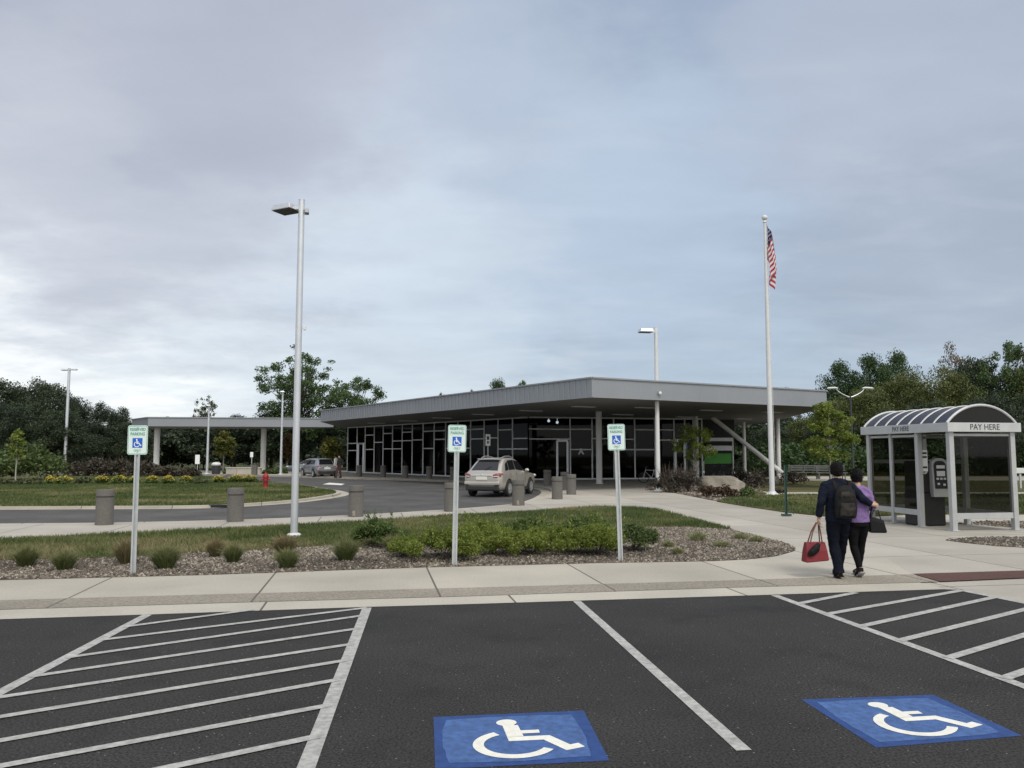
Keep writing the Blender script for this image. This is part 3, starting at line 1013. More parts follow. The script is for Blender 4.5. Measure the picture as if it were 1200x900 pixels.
lightpx = [(441, 495.6), (478, 493), (518, 489.6), (566, 485.4), (622, 481), (684, 476.2), (758, 477.4), (833.6, 480.6), (905, 482.6), (730, 485.6), (803, 488.4), (871, 490.6)]
for i, (u, v) in enumerate(lightpx):
    p = G(u, v, S - 0.03)
    b = MB()
    ddir = (rF - rA).normalized() if i < 6 else (rB - rA).normalized()
    ang = math.atan2(ddir.y, ddir.x) + (R(90) if i < 6 else 0)
    b.box((0, 0, 0), (1.5, 0.32, 0.05))
    o = b.build('ceiling_light', M['lampglass'], bld, bevel=0.01)
    o.location = bl((p.x, p.y), S - 0.05); o.rotation_euler = (0, 0, ang)

# glass walls
GL0 = Vector((1.13, 55.7)); DL = Vector((-0.6, 0.8)); DR = Vector((0.972, 0.235)).normalized()
def t_at(u, d):
    k = (u - 600) / F
    # depth scale along a horizontal ray near the horizon
    return (k * GL0.y - GL0.x) / (d.x - k * d.y)
fac_l = [(408, []), (419, [.37, .53]), (428.4, [.37]), (439, [.2, .51]), (449.4, [.36]), (460.4, [.18, .5]), (471.6, [.34, .5]), (483.4, [.17, .34]), (496, [.33]), (509, [.17, .5]), (522.4, [.17, .33]), (536.5, [.5]), (551.6, [.17, .5]), (567.4, [.17, .34]), (583.6, [.33]), (600.6, [.2, .52]), (619, [.35, .52])]
fac_r = [(619, []), (668, [.2, .36]), (693.6, [.2, .53]), (719, [.35]), (743.4, [.36, .53]), (767, [.2, .53]), (789.4, [.2, .37]), (802, [.36]), (812, [.36]), (822, [.2, .5])]
HB, HT = 0.08, S - 0.02
def facade(px, d, door):
    n = Vector((d.y, -d.x))
    if n.y > 0: n = -n
    mb = MB()
    ts = [0.0 if u == 619 else t_at(u, d) for u, _ in px]
    for t in ts:
        p = GL0 + d * t
        mb.bar(bl(p, 0.0), bl(p, HT), 0.095, 0.12)
    lo, hi = min(ts), max(ts)
    for z, h in ((0.05, 0.1), (HT - 0.05, 0.1)):
        mb.bar(bl(GL0 + d * lo, z), bl(GL0 + d * hi, z), 0.10, h)
    for i in range(1, len(px)):
        t0, t1 = ts[i - 1], ts[i]
        for f in px[i][1]:
            z = HT - f * (HT - HB)
            mb.bar(bl(GL0 + d * t0, z), bl(GL0 + d * t1, z), 0.09, 0.085)
    ob = mb.build('mullion_grid', M['mull'], bld)
    for i in range(1, len(px)):
        a, c = GL0 + d * ts[i - 1] - n * 0.01, GL0 + d * ts[i] - n * 0.01
        q = MB()
        q.add([bl(a, HB), bl(c, HB), bl(c, HT), bl(a, HT)], [(0, 1, 2, 3)])
        q.build('window_pane', M['pane'], bld)
    for u0, u1, h in door:
        p0, p1 = GL0 + d * t_at(u0, d) + n * 0.05, GL0 + d * t_at(u1, d) + n * 0.05
        q = MB()
        q.bar(bl(p0, 0.02), bl(p0, h), 0.14, 0.1); q.bar(bl(p1, 0.02), bl(p1, h), 0.14, 0.1)
        q.bar(bl(p0, h), bl(p1, h), 0.1, 0.16); q.bar(bl(p0, 0.12), bl(p1, 0.12), 0.1, 0.2)
        dr = q.build('door', M['alu'], bld)
        q = MB()
        m_ = p0.lerp(p1, 0.85) + n * 0.08
        q.tube([bl(m_, 0.8), bl(m_, 1.5)], 0.025, 8)
        q.build('handle', M['dark'], dr)
facade(fac_l, DL, [(421, 427, 2.75)])
facade(fac_r, DR, [(652.5, 664.5, 2.72), (790.5, 801, 2.72)])
# rooms behind the glass
eR = GL0 + DR * t_at(822, DR)
eL = GL0 + DL * t_at(408, DL)
inn = [GL0 + Vector((0.5, 0.4)), eR + Vector((-0.2, 0.3)), eR + Vector((1.5, 9)), eL + Vector((9, 5)), eL + Vector((0.4, 0.3))]
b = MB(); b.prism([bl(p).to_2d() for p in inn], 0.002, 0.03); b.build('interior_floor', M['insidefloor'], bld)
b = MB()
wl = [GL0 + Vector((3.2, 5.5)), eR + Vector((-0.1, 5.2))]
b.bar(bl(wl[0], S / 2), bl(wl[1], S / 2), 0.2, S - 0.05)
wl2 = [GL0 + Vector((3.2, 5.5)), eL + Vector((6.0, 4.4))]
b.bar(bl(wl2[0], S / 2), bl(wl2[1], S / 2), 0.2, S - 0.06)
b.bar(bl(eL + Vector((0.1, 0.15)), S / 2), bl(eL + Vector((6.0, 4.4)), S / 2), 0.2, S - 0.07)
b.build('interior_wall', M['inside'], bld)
for u, v in ((643, 493.2), (653, 495)):
    p = W(u, v, 58.6)
    b = MB(); b.sphere((0, 0, 0), 0.10, 10, 7); b.cyl((0, 0, 0.05), (0, 0, S - p.z - 0.03), 0.012)
    o = b.build('pendant_lamp', M['bulb'], bld, smooth=40); o.location = bl((p.x, p.y), p.z)
for u, v in ((615, 496.5), (712, 496)):
    p = W(u, v, 59.3)
    b = MB(); b.box((0, 0, 0), (1.9, 0.1, 0.06)); o = b.build('strip_light', M['lampglass'], bld); o.location = bl((p.x, p.y), p.z)
# lettering on the glass beside the entrance
p = GL0 + DR * t_at(680.5, DR); nR = Vector((DR.y, -DR.x))
angR = math.atan2(DR.y, DR.x)
text_obj('glass_lettering', 'A', 0.55, M['mull'], bld, bl(p + nR * 0.03, 1.95), (R(90), 0, angR), bold=0.02)
# columns
cols = [(702, 483, 567, 49.0, 0.185), (816, 488, 560, 55.4, 0.165), (912, 491, 556, 58.5, 0.165), (872.3, 495, 552, 66.0, 0.14)]
for u, v0, v1, D, r in cols:
    p = W(u, 531, D)
    b = MB(); b.lathe([(r, 0), (r, S - 0.02)], n=24)
    b.lathe([(r + 0.05, 0), (r + 0.05, 0.06)], n=24)
    o = b.build('column', M['column'], bld, smooth=40); o.location = bl((p.x, p.y), 0.0)
a, c = W(834.5, 487, 57.0), W(926, 562, 57.4)
a.z = S - 0.02; c.z = 0.0
b = MB(); b.cyl(bl(a), bl(c), 0.16, n=16); b.build('raking_strut', M['column'], bld, smooth=40)
# service wall with bright green panel under the right overhang
b = MB()
p0, p1 = W(806, 531, 60.2).to_2d(), W(860.5, 531, 60.6).to_2d()
b.bar(bl(p0, 3.4), bl(p1, 3.4), 0.25, 1.9)
b.build('service_wall', M['inside'], bld)
def panel(name, u0, u1, v0, v1, D, m, th=0.1):
    a_, c_ = W(u0, v0, D), W(u1, v1, D)
    q = MB(); q.box((0, 0, 0), (c_.x - a_.x, th, a_.z - c_.z))
    o = q.build(name, m, bld); o.location = bl(((a_.x + c_.x) / 2, D), (a_.z + c_.z) / 2)
    return o
panel('lintel', 826, 858.5, 513, 517, 59.9, M['mull'], 0.14)
panel('sign_band', 828, 857.6, 522.3, 528, 59.86, M['mull'], 0.12)
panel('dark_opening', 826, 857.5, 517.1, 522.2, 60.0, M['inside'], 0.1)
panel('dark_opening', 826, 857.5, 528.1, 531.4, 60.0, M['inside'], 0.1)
panel('green_panel', 825.6, 857.6, 531.5, 543.2, 59.95, M['green'])
panel('counter_front', 825.6, 857.6, 543.4, 561.5, 60.0, M['inside'])
panel('door_frame', 857.8, 860.2, 513, 561.5, 59.9, M['mull'], 0.16)
# small dome camera on the right fascia
d_ = (rB - rA).normalized(); n_ = Vector((d_.y, -d_.x))
p = W(748, 466.5, 40.0)
t_ = ((p - rA.to_3d()).to_2d()).dot(d_)
q = rA + d_ * t_ + n_ * 0.12
b = MB(); b.sphere((0, 0.03, 0), 0.085, 14, 9); b.box((0, 0.06, 0.07), (0.09, 0.14, 0.06))
o = b.build('dome_camera', M['white'], bld, smooth=40); o.location = bl(q, 4.72)
b = MB()
q = rA.lerp(rE, 0.05) + Vector((0.2, 3.5))
b.lathe([(0.05, 0), (0.12, 0.1), (0.12, 0.25), (0.02, 0.3)], n=10)
o = b.build('roof_vent', M['mull'], bld); p = W(669, 444, 43); o.location = bl((p.x, p.y), TOP - 0.055)

# ------------------------------------------------------------------ bus canopy on the left
cA, cB = Vector((-33.7, 74.3)), Vector((-17.1, 76.9))
cd = Vector((-0.62, 0.78)) * 6.0
can = thing('bus_canopy', 'flat pale grey canopy roof on round white columns left of the station building', 'canopy', (-25.5, 77, 0))
CO = can.location.copy()
cl_ = lambda p, z=0.0: Vector((p[0] - CO.x, p[1] - CO.y, z))
b = MB(); b.prism([cl_(p).to_2d() for p in (cA, cB, cB + cd, cA + cd)], 4.33, 5.14); b.build('roof', M['fascia'], can)
b = MB(); b.prism([cl_(p).to_2d() for p in (cA + Vector((.15, .15)), cB + Vector((-.1, .15)), cB + cd * .97, cA + cd * .97)], 4.27, 4.325); b.build('soffit', M['soffit'], can)
b = MB()
for P0, P1 in ((cA, cB), (cA + cd, cA)):
    d = (P1 - P0).normalized(); n = Vector((d.y, -d.x))
    b.bar(cl_(P0 + n * .02, 5.16), cl_(P1 + n * .02, 5.16), 0.12, 0.08)
b.build('coping', M['fascia'], can)
for u, D in ((183.5, 77.2), (308.5, 79.5)):
    p = W(u, 531, D); b = MB(); b.lathe([(0.265, 0), (0.265, 4.28)], n=20); b.lathe([(.32, 0), (.32, .08)], n=20)
    o = b.build('column', M['column'], can, smooth=40); o.location = cl_(p)

# ------------------------------------------------------------------ lamp posts, flagpole
def lamp_post(label, base, H, r0, r1, head=(-1.0, 0), size=1.0, group=None, cam_box=False, plinth=True, pm_='alu'):
    t = thing('lamp_post', label, 'lamp post', base, 0, group)
    b = MB()
    b.tube([(0, 0, 0.02), (0, 0, H)], [r0, r1], 16); b.cyl((0, 0, H), (0, 0, H + 0.02), r1 * 1.05)
    b.build('pole', M[pm_], t, smooth=40)
    b = MB(); b.lathe([(r0 * 1.95, 0), (r0 * 1.95, 0.045), (r0 * 1.2, 0.075)], n=20); b.build('base_plate', M['white'], t, smooth=30)
    d = Vector((head[0], head[1], 0)).normalized()
    ang = math.atan2(d.y, d.x)
    b = MB()
    b.box((0.12 * size, 0, -0.05 * size), (0.14 * size, 0.09 * size, 0.10 * size))
    ar = b.build('arm', M['alu'], t); ar.rotation_euler = (0, 0, ang); ar.location = (0, 0, H - 0.12 * size)
    b = MB(); b.box((0.48 * size, 0, 0), (0.62 * size, 0.50 * size, 0.15 * size), taper=0.84)
    hd = b.build('lamp_head', M['alu'], t, bevel=0.015); hd.rotation_euler = (0, 0, ang); hd.location = (0, 0, H - 0.14 * size)
    b = MB(); b.box((0.48 * size, 0, -0.083 * size), (0.54 * size, 0.43 * size, 0.02))
    b.build('lens', M['dark'], hd)
    if cam_box:
        b = MB(); b.box((0.05, 0, 0), (0.06, 0.06, 0.10)); b.cyl((0, 0, 0), (0.04, 0, 0), 0.015)
        o = b.build('sensor_box', M['mull'], t, bevel=0.01); o.location = (r0, 0, H * 0.612)
    return t
p = G(344.5, 628.5, 0.03); ptop = W(351, 235, p.y)
lamp = lamp_post('tall grey lamp post with one shoebox head, standing in the lawn behind the gravel bed', (p.x, p.y, 0.03), ptop.z - 0.03, 0.080, 0.068, (-1, 0.5), 0.9, cam_box=True)
b = MB(); b.box((0.12, 0.0, 0), (0.10, 0.2, 0.10), taper=0.85)
o = b.build('photocell_box', M['seam'], lamp, bevel=0.01); o.location = (0, 0, ptop.z - 0.28); o.rotation_euler = (0, 0, 0.25)
p = G(771.5, 575.8); ptop = W(771, 384, p.y)
lamp_post('white lamp post with one flat head on the entrance plaza before the station', (p.x, p.y, 0), ptop.z, 0.115, 0.09, (-1, -0.15), 1.1, pm_='white')
p = G(75.5, 552); D = p.y; ptop = W(81, 430.5, D)
o = lamp_post('tall lamp post with a double head before the dark wood at far left', (p.x, D, -0.1), ptop.z, 0.17, 0.13, (-1, 0), 1.0)
b = MB(); b.box((0.45, 0, 0), (0.7, 0.34, 0.13)); q = b.build('lamp_head', M['alu'], o); q.location = (0, 0, ptop.z - 0.14)
p = G(242.5, 555.5); ptop = W(245.5, 474, p.y)
lamp_post('thin pale pole beside the bus canopy, next to the litter bin', (p.x, p.y, 0), ptop.z, 0.12, 0.07, (0.2, -1), 0.7)
p = G(329, 556); ptop = W(331.5, 458, p.y)
lamp_post('thin pale lamp pole at the right end of the bus canopy behind the red hydrant', (p.x, p.y, 0), ptop.z, 0.12, 0.07, (0.2, -1), 0.7)

p = W(999, 531, 55.0); ptop = W(999, 463, 55.0)
t = thing('double_street_lamp', 'street lamp with two curved arms beside the right woods', 'street lamp', (p.x, 55.0, 0))
b = MB(); b.tube([(0, 0, 0), (0, 0, ptop.z)], [0.09, 0.06], 12); b.build('pole', M['dark'], t, smooth=40)
for s in (-1, 1):
    b = MB(); pts = [(0, 0, ptop.z - 0.15)] + [(s * 0.95 * math.sin(k * math.pi / 16), 0, ptop.z - 0.15 + 0.62 * (1 - math.cos(k * math.pi / 16)) ** 0.6) for k in range(1, 9)]
    b.tube(pts, 0.035, 8); b.build('arm', M['alu'], t, smooth=40)
    b = MB(); b.tube([(s * 0.85, 0, ptop.z + 0.47), (s * 1.05, 0, ptop.z + 0.5), (s * 1.5, 0, ptop.z + 0.47), (s * 1.58, 0, ptop.z + 0.45)], [(0.05, 0.045), (0.12, 0.075), (0.12, 0.075), (0.05, 0.04)], 10)
    b.build('lamp_head', M['white'], t, smooth=40)

p = G(905, 581); ptop = W(894.5, 252, p.y)
FP = p.copy(); FH = ptop.z
pole = thing('flagpole', 'tall white flagpole with a ball finial, standing at the edge of the mulch bed', 'flagpole', (p.x, p.y, 0))
b = MB(); b.tube([(0, 0, 0.02), (0, 0, FH * .5), (0, 0, FH - 0.32)], [0.115, 0.10, 0.052], 18); b.build('pole', M['white'], pole, smooth=40)
b = MB(); b.lathe([(0.33, 0), (0.33, 0.05), (0.17, 0.14), (0.15, 0.2)], n=20); b.build('base_collar', M['white'], pole, smooth=30)
b = MB(); b.box((-0.35, 0, 0.0), (2.2, 1.2, 0.05)); b.build('footing', M['gutter'], pole)
b = MB(); b.sphere((0, 0, FH - 0.12), (0.13, 0.13, 0.12), 16, 10); b.cyl((0, 0, FH - 0.34), (0, 0, FH - 0.22), 0.09, 0.04, 12); b.build('finial', M['white'], pole, smooth=40)
b = MB(); b.tube([(0.075, -0.06, FH - 0.4), (0.14, -0.07, 1.3)], 0.008, 5); b.build('halyard', M['white'], pole)
b = MB(); b.box((0.13, -0.07, 1.3), (0.04, 0.04, 0.16)); b.build('cleat', M['alu'], pole)

# limp flag
M['flagred'] = mat('flag_red', (0.30, 0.03, 0.055), 0.8, var=0.03); M['flagwhite'] = mat('flag_white', (0.62, 0.56, 0.57), 0.8, var=0.02)
M['flagblue'] = mat('flag_blue', (0.018, 0.025, 0.075), 0.8, var=0.03)
flag = thing('flag', 'limp red and white striped flag with blue star field atop the flagpole', 'flag', (FP.x, FP.y, 0))
nu, nv = 120, 52
ztop = W(896, 262, FP.y).z
def fpos(u, v):
    """hoist runs down the pole; the fly hangs in three soft folds, the middle one in front"""
    zz = ztop - 1.58 * v - 1.45 * u
    ph = (u - 0.06 * v)
    sw = 0.5 - 0.5 * math.cos(math.pi * min(1, max(0, ph / 0.30))) if ph < 0.30 else (0.5 + 0.5 * math.cos(math.pi * (ph - 0.30) / 0.45) if ph < 0.75 else 0.5 - 0.5 * math.cos(math.pi * min(1, (ph - 0.75) / 0.30)))
    open_ = 0.22 + 0.78 * min(1.0, 0.55 * v + 1.15 * u)
    x = 0.07 + 0.35 * sw * open_ + 0.05 * u + 0.02 * math.sin(u * 31 + 4 * v)
    y = -0.03 - 0.13 * (0.5 - 0.5 * math.cos(2 * math.pi * min(1, max(0, ph) / 1.02))) + 0.018 * math.sin(u * 27 + 3 * v + 1)
    return (x, y, zz)
b = MB()
vs_ = [fpos(i / nu, j / nv) for i in range(nu + 1) for j in range(nv + 1)]
b.v = vs_
for i in range(nu):
    for j in range(nv):
        a_ = i * (nv + 1) + j
        b.f.append([a_, a_ + nv + 1, a_ + nv + 2, a_ + 1])
        st = int(j / nv * 13)
        if i / nu < 0.42 and st < 7:
            m_ = 2
            gi, gj = int(i / nu / 0.42 * 22), int(j / (nv * 7 / 13) * 18)
            if gi % 2 == 1 and gj % 2 == 1 and ((gi // 2 + gj // 2) % 2 == 0): m_ = 1
        else:
            m_ = 0 if st % 2 == 0 else 1
        b.m.append(m_)
b.build('flag_cloth', [M['flagred'], M['flagwhite'], M['flagblue']], flag, smooth=180)

# ------------------------------------------------------------------ reserved parking signs
def reserved_sign(u, v, utop, vtop, label, lean=0.0, sz=(0.305, 0.455)):
    p = G(u, v); D = p.y
    top = W(utop, vtop, D)
    t = thing('parking_sign', label, 'parking sign', (p.x, D, 0), THETA * 0.4, 'reserved parking signs along the gravel bed')
    H = top.z
    t.rotation_euler = (0, math.atan2(top.x - p.x, H) , 0.06)
    b = MB()                                           # U-channel post
    for x, y, sx_, sy_ in ((0, 0.012, 0.036, 0.005), (-0.019, 0, 0.005, 0.03), (0.019, 0, 0.005, 0.03), (-0.031, -0.013, 0.022, 0.005), (0.031, -0.013, 0.022, 0.005)):
        b.box((x, y, (H - 0.05) / 2), (sx_, sy_, H - 0.05))
    b.build('post', M['galv'], t)
    w_, h_ = sz
    def rr(w, h, r, n=6):
        out = []
        for cx_, cy_, a0 in ((w / 2 - r, h / 2 - r, 0), (-w / 2 + r, h / 2 - r, 90), (-w / 2 + r, -h / 2 + r, 180), (w / 2 - r, -h / 2 + r, 270)):
            for k in range(n + 1):
                a = R(a0 + 90 * k / n); out.append((cx_ + r * math.cos(a), cy_ + r * math.sin(a)))
        return out
    pl = rr(w_, h_, 0.035)
    b = MB()
    n = len(pl)
    b.add([(x, -0.020, z) for x, z in pl] + [(x, -0.017, z) for x, z in pl], [tuple(range(n)), tuple(range(2 * n - 1, n - 1, -1))] + [(i, n + i, n + (i + 1) % n, (i + 1) % n) for i in range(n)])
    pp = b.build('sign_plate', M['signface'], t); pp.location = (0, 0, H - h_ / 2)
    o_, i_ = rr(w_ - 0.018, h_ - 0.018, 0.03), rr(w_ - 0.03, h_ - 0.03, 0.026)
    b = MB(); b.add([(x, -0.0225, z) for x, z in o_] + [(x, -0.0225, z) for x, z in i_], [(i, (i + 1) % n, n + (i + 1) % n, n + i) for i in range(n)])
    b.build('border', M['signgreen'], pp)
    rot = (R(90), 0, 0)
    text_obj('lettering', 'RESERVED', 0.066, M['signgreen'], pp, (0, -0.023, 0.163), rot, ext=0.0008, sx=0.80, bold=0.001)
    text_obj('lettering', 'PARKING', 0.066, M['signgreen'], pp, (0, -0.023, 0.092), rot, ext=0.0008, sx=0.80, bold=0.001)
    text_obj('lettering', 'ONLY', 0.05, M['signgreen'], pp, (0, -0.023, -0.165), rot, ext=0.0008, sx=0.8)
    b = MB(); b.box((0, -0.0222, -0.045), (0.15, 0.003, 0.15)); b.build('blue_square', M['signblue'], pp)
    b = MB(); isa(b, 0.0, lambda x, y: (-0.068 + 0.136 * x, y, -0.113 + 0.136 * y))
    # stand the symbol upright on the face of the plate
    b.v = [(x, -0.0242 - 0.3 * z_off, zz) for (x, zz, z_off) in [(v_[0], -0.113 + 0.136 * v_[1], v_[2] - (-0.113 + 0.136 * v_[1])) for v_ in b.v]]
    b.build('wheelchair_symbol', M['signwhite'], pp)
    for z in (0.195, -0.19):
        b = MB(); b.cyl((0, -0.026, z), (0, -0.02, z), 0.008, n=8)
        b.build('bolt', M['galv'], pp)
    return t
reserved_sign(156.2, 672.5, 162.5, 498.5, 'reserved parking sign between the ornamental grass clumps, nearest the wide striped aisle')
reserved_sign(532.5, 662.5, 536, 498, 'upright reserved parking sign in front of the champagne car and bright green bushes')
reserved_sign(727.3, 657.2, 721.5, 497, 'reserved parking sign leaning slightly left, in front of the white entrance column')

# small plate signs farther off
def plate_sign(u, v, vtop, w_, h_, D, label, mark=True, rows=0):
    p = W(u, v, D); top = W(u, vtop, D)
    t = thing('plate_sign', label, 'sign', (p.x, D, 0))
    b = MB(); b.cyl((0, 0, 0), (0, 0, top.z - 0.02), 0.035, n=8); b.build('post', M['galv'], t)
    b = MB(); b.box((0, -0.05, top.z - h_ / 2), (w_, 0.03, h_)); pl = b.build('sign_plate', M['signwhite'], t, bevel=0.012)
    if mark:
        b = MB(); b.box((0, -0.072, top.z - h_ * 0.33), (w_ * 0.5, 0.008, h_ * 0.3)); b.box((0, -0.072, top.z - h_ * 0.7), (w_ * 0.35, 0.008, h_ * 0.2)); b.build('marking', M['letter'], pl)
plate_sign(571.8, 556, 508.8, 0.30, 0.72, 50.0, 'small white sign with dark marks on a post, behind the champagne car')
plate_sign(231, 556, 533, 0.42, 0.85, 75.0, 'white rectangular sign under the bus canopy left of the thin pole', False)
plate_sign(294.5, 556, 529.8, 0.27, 0.46, 72.0, 'small narrow white sign on a thin post, left of the red hydrant', False)

# ------------------------------------------------------------------ concrete bollards
def bollard(u, v, label, h=0.9, r=0.22):
    p = G(u, v)
    k = thing('bollard', label, 'bollard', (p.x, p.y, 0), random.uniform(0, 6), 'grey concrete bollards round the drive')
    b = MB(); b.lathe([(r * 1.02, 0), (r * 1.02, 0.02), (r, 0.04), (r, h - 0.2)], n=28); b.build('shaft', M['bollard'], k, smooth=35)
    b = MB(); b.lathe([(r * 0.93, h - 0.2), (r * 0.93, h - 0.165)], n=28); b.build('groove', M['bollarddark'], k, smooth=35)
    b = MB(); b.lathe([(r, h - 0.165), (r, h - 0.03), (r * 0.96, h), (0.02, h + 0.006)], n=28); b.build('cap', M['bollard'], k, smooth=35)
    return k
bol0 = bollard(122, 614.6, 'concrete bollard on the walk edge behind the leftmost parking sign')
def bol(u, v, label):
    p = G(u, v); return dup(bol0, (p.x, p.y, 0), random.uniform(0, 6), label)
bol(275.5, 610.8, 'concrete bollard on the walk edge just left of the tall grey lamp post')
bol(417, 605, 'concrete bollard with a pale scuff at its foot, before the open drive')
bol(528.5, 599, 'concrete bollard half hidden behind the post of the middle parking sign')
bol(607.5, 592, 'concrete bollard with a pale patch at its foot, in front of the champagne car flank')
bol(653, 584.8, 'nearest concrete bollard of the entrance cluster right of the champagne car')
bol(669.5, 579.3, 'right concrete bollard of the entrance cluster, behind the nearest one')
bol(662, 574, 'concrete bollard mostly hidden behind two others of the entrance cluster')
bol(641.5, 569.3, 'farthest concrete bollard of the entrance cluster, left of the glass door')
bol(421, 558.6, 'far concrete bollard by the glass wall next to the left entrance door')
bol(449, 559, 'far concrete bollard by the glass wall, second right of the left entrance door')
bol(475, 560, 'far concrete bollard by the glass wall, third right of the left entrance door')
bol(503, 561.2, 'far concrete bollard by the glass wall, just left of the middle parking sign')
bol(531, 562.5, 'far concrete bollard by the glass wall, hidden behind the middle parking sign')
for k in [o for o in list(COL.objects) if o.get('category') == 'bollard' and 'at its foot' in o['label']]:
    b = MB(); b.box((-0.02, -0.221, 0.1), (0.085, 0.012, 0.15)); o = b.build('pale_scuff', M['band'], k, bevel=0.004)
    o.rotation_euler = (0, 0, -k.rotation_euler.z)

# ------------------------------------------------------------------ hydrant, bin, low wall, inlet, green post
p = G(311, 571.5)
hyd = t = thing('fire_hydrant', 'red fire hydrant on the grass of the island', 'hydrant', (p.x, p.y, 0), 0.3)
b = MB(); b.lathe([(0.15, 0), (0.15, 0.05), (0.105, 0.06), (0.105, 0.5), (0.14, 0.51), (0.14, 0.56)], n=20); b.build('barrel', M['red'], t, smooth=35)
b = MB(); b.lathe([(0.125, 0.56), (0.115, 0.64), (0.07, 0.72), (0.035, 0.74), (0.035, 0.8)], n=20); b.build('bonnet', M['red'], t, smooth=35)
for a in (0, math.pi, -math.pi / 2):
    b = MB(); c_, s_ = math.cos(a), math.sin(a); r_ = 0.075 if a < 0 else 0.055
    b.cyl((c_ * .08, s_ * .08, .42), (c_ * .17, s_ * .17, .42), r_ * .8, n=12); b.cyl((c_ * .17, s_ * .17, .42), (c_ * .21, s_ * .21, .42), r_, n=12); b.build('nozzle', M['red'], t, smooth=35)
p = G(253, 555.6)
t = thing('litter_bin', 'dark litter bin with a pale lid near the bus canopy', 'bin', (p.x, p.y, 0))
b = MB(); b.lathe([(0.34, 0), (0.36, 0.08), (0.36, 0.78)], n=18); b.build('body', M['dark'], t, smooth=35)
b = MB(); b.lathe([(0.39, 0.78), (0.40, 0.9), (0.3, 1.02), (0.05, 1.06)], n=18); b.build('lid', M['white'], t, smooth=35)
a_, c_ = W(266, 551, 70), W(306, 550, 70)
t = thing('low_wall', 'low pale concrete seat wall behind the yellow flowers under the bus canopy', 'wall', (a_.x, 70, 0))
b = MB(); b.box(((c_.x - a_.x) / 2, 0, 0.30), (c_.x - a_.x, 0.5, 0.46)); b.build('wall_body', M['plaza'], t)
b = MB(); b.box(((c_.x - a_.x) / 2, 0, 0.58), (c_.x - a_.x + .15, 0.6, 0.09)); b.build('cap', M['gutter'], t, bevel=0.01)
p = G(298, 556.5)
t = thing('utility_cabinet', 'small grey utility box beside the small narrow sign', 'utility box', (p.x, p.y, 0))
b = MB(); b.box((0, 0, 0.45), (0.42, 0.4, 0.9)); b.build('cabinet_body', M['bollard'], t, bevel=0.02)
b = MB(); b.box((0, 0, 0.93), (0.46, 0.44, 0.06)); b.build('lid', M['bollarddark'], t, bevel=0.01)
p = G(260, 592)
t = thing('storm_drain', 'dark storm drain opening in the island kerb', 'drain', (p.x, p.y - 0.10, ZD))
b = MB(); b.box((0, -0.1, 0.04), (0.62, 0.10, 0.082)); b.build('opening', M['black'], t)
b = MB(); b.box((0, -0.09, 0.098), (0.72, 0.16, 0.03)); b.build('frame', M['dark'], t)
M['greenpost'] = mat('green_post_paint', (0.022, 0.065, 0.055), 0.5, var=0.06)
p = G(921.5, 603.5, 0.03)
t = thing('marker_post', 'thin dark green channel post at the edge of the right lawn', 'post', (p.x, p.y, 0.0))
hgt = W(921, 545, p.y).z
b = MB(); b.box((0, 0.02, hgt / 2), (0.05, 0.012, hgt)); b.box((-0.028, 0, hgt / 2), (0.01, 0.05, hgt)); b.box((0.028, 0, hgt / 2), (0.01, 0.05, hgt)); b.build('channel', M['greenpost'], t)
b = MB(); b.box((0, 0, 0.035), (0.26, 0.18, 0.05)); b.bar((0.05, 0, 0.3), (0.2, -0.05, 0.05), 0.03, 0.02); b.build('foot', M['greenpost'], t)

# ------------------------------------------------------------------ pay shelter
hyd.scale = (1.2, 1.2, 1.05)
M['shgrey'] = mat('shelter_frame_grey', (0.52, 0.53, 0.535), 0.45, 0.2, var=0.03, scale=3, var2=0.06, scale2=1.5)
M['shpost'] = mat('shelter_post_grey', (0.46, 0.47, 0.475), 0.45, 0.3, var=0.03, scale=3, var2=0.06, scale2=1.5)
p0 = G(1118, 622.3)
PH = -0.164 + 0.0
sh = thing('pay_shelter', 'grey framed glass pay shelter with a barrel vault roof', 'shelter', (p0.x, p0.y, 0), math.atan2(0.28, 1.7))
SW, SL, SH = 1.66, 3.22, 2.36           # front width, length, post height
PW = 0.125
def post(x, y, w_=PW, h=SH):
    b = MB(); b.box((0, 0, h / 2), (w_, w_, h)); po = b.build('post', M['shpost'], sh, bevel=0.006); po.location = (x, y, 0)
    b = MB(); b.box((0, 0, 0.012), (w_ * 1.5, w_ * 1.5, 0.022)); b.build('foot_plate', M['galv'], po)
L1, L2 = SL * 0.36, SL * 0.70
for x, y in ((0, 0), (SW, 0), (0, L1), (0, L2), (0, SL), (SW, SL), (SW, SL / 2)):
    post(x, y, PW if (x, y) not in ((0, L2),) else 0.09)
b = MB()                                        # ring beam
for a_, c_ in (((-0.16, -0.12, 0), (SW + 0.16, -0.12, 0)), ((-0.16, SL + 0.12, 0), (SW + 0.16, SL + 0.12, 0))):
    b.bar(a_, c_, 0.08, 0.22)
for x in (-0.12, SW + 0.12):
    b.bar((x, -0.08, 0), (x, SL + 0.08, 0), 0.08, 0.22)
b.build('fascia', M['shgrey'], sh, bevel=0.008).location = (0, 0, SH + 0.11)
b = MB(); b.box((SW / 2, SL / 2, SH + 0.03), (SW + 0.14, SL + 0.14, 0.02)); b.build('ceiling', M['shglass'], sh)
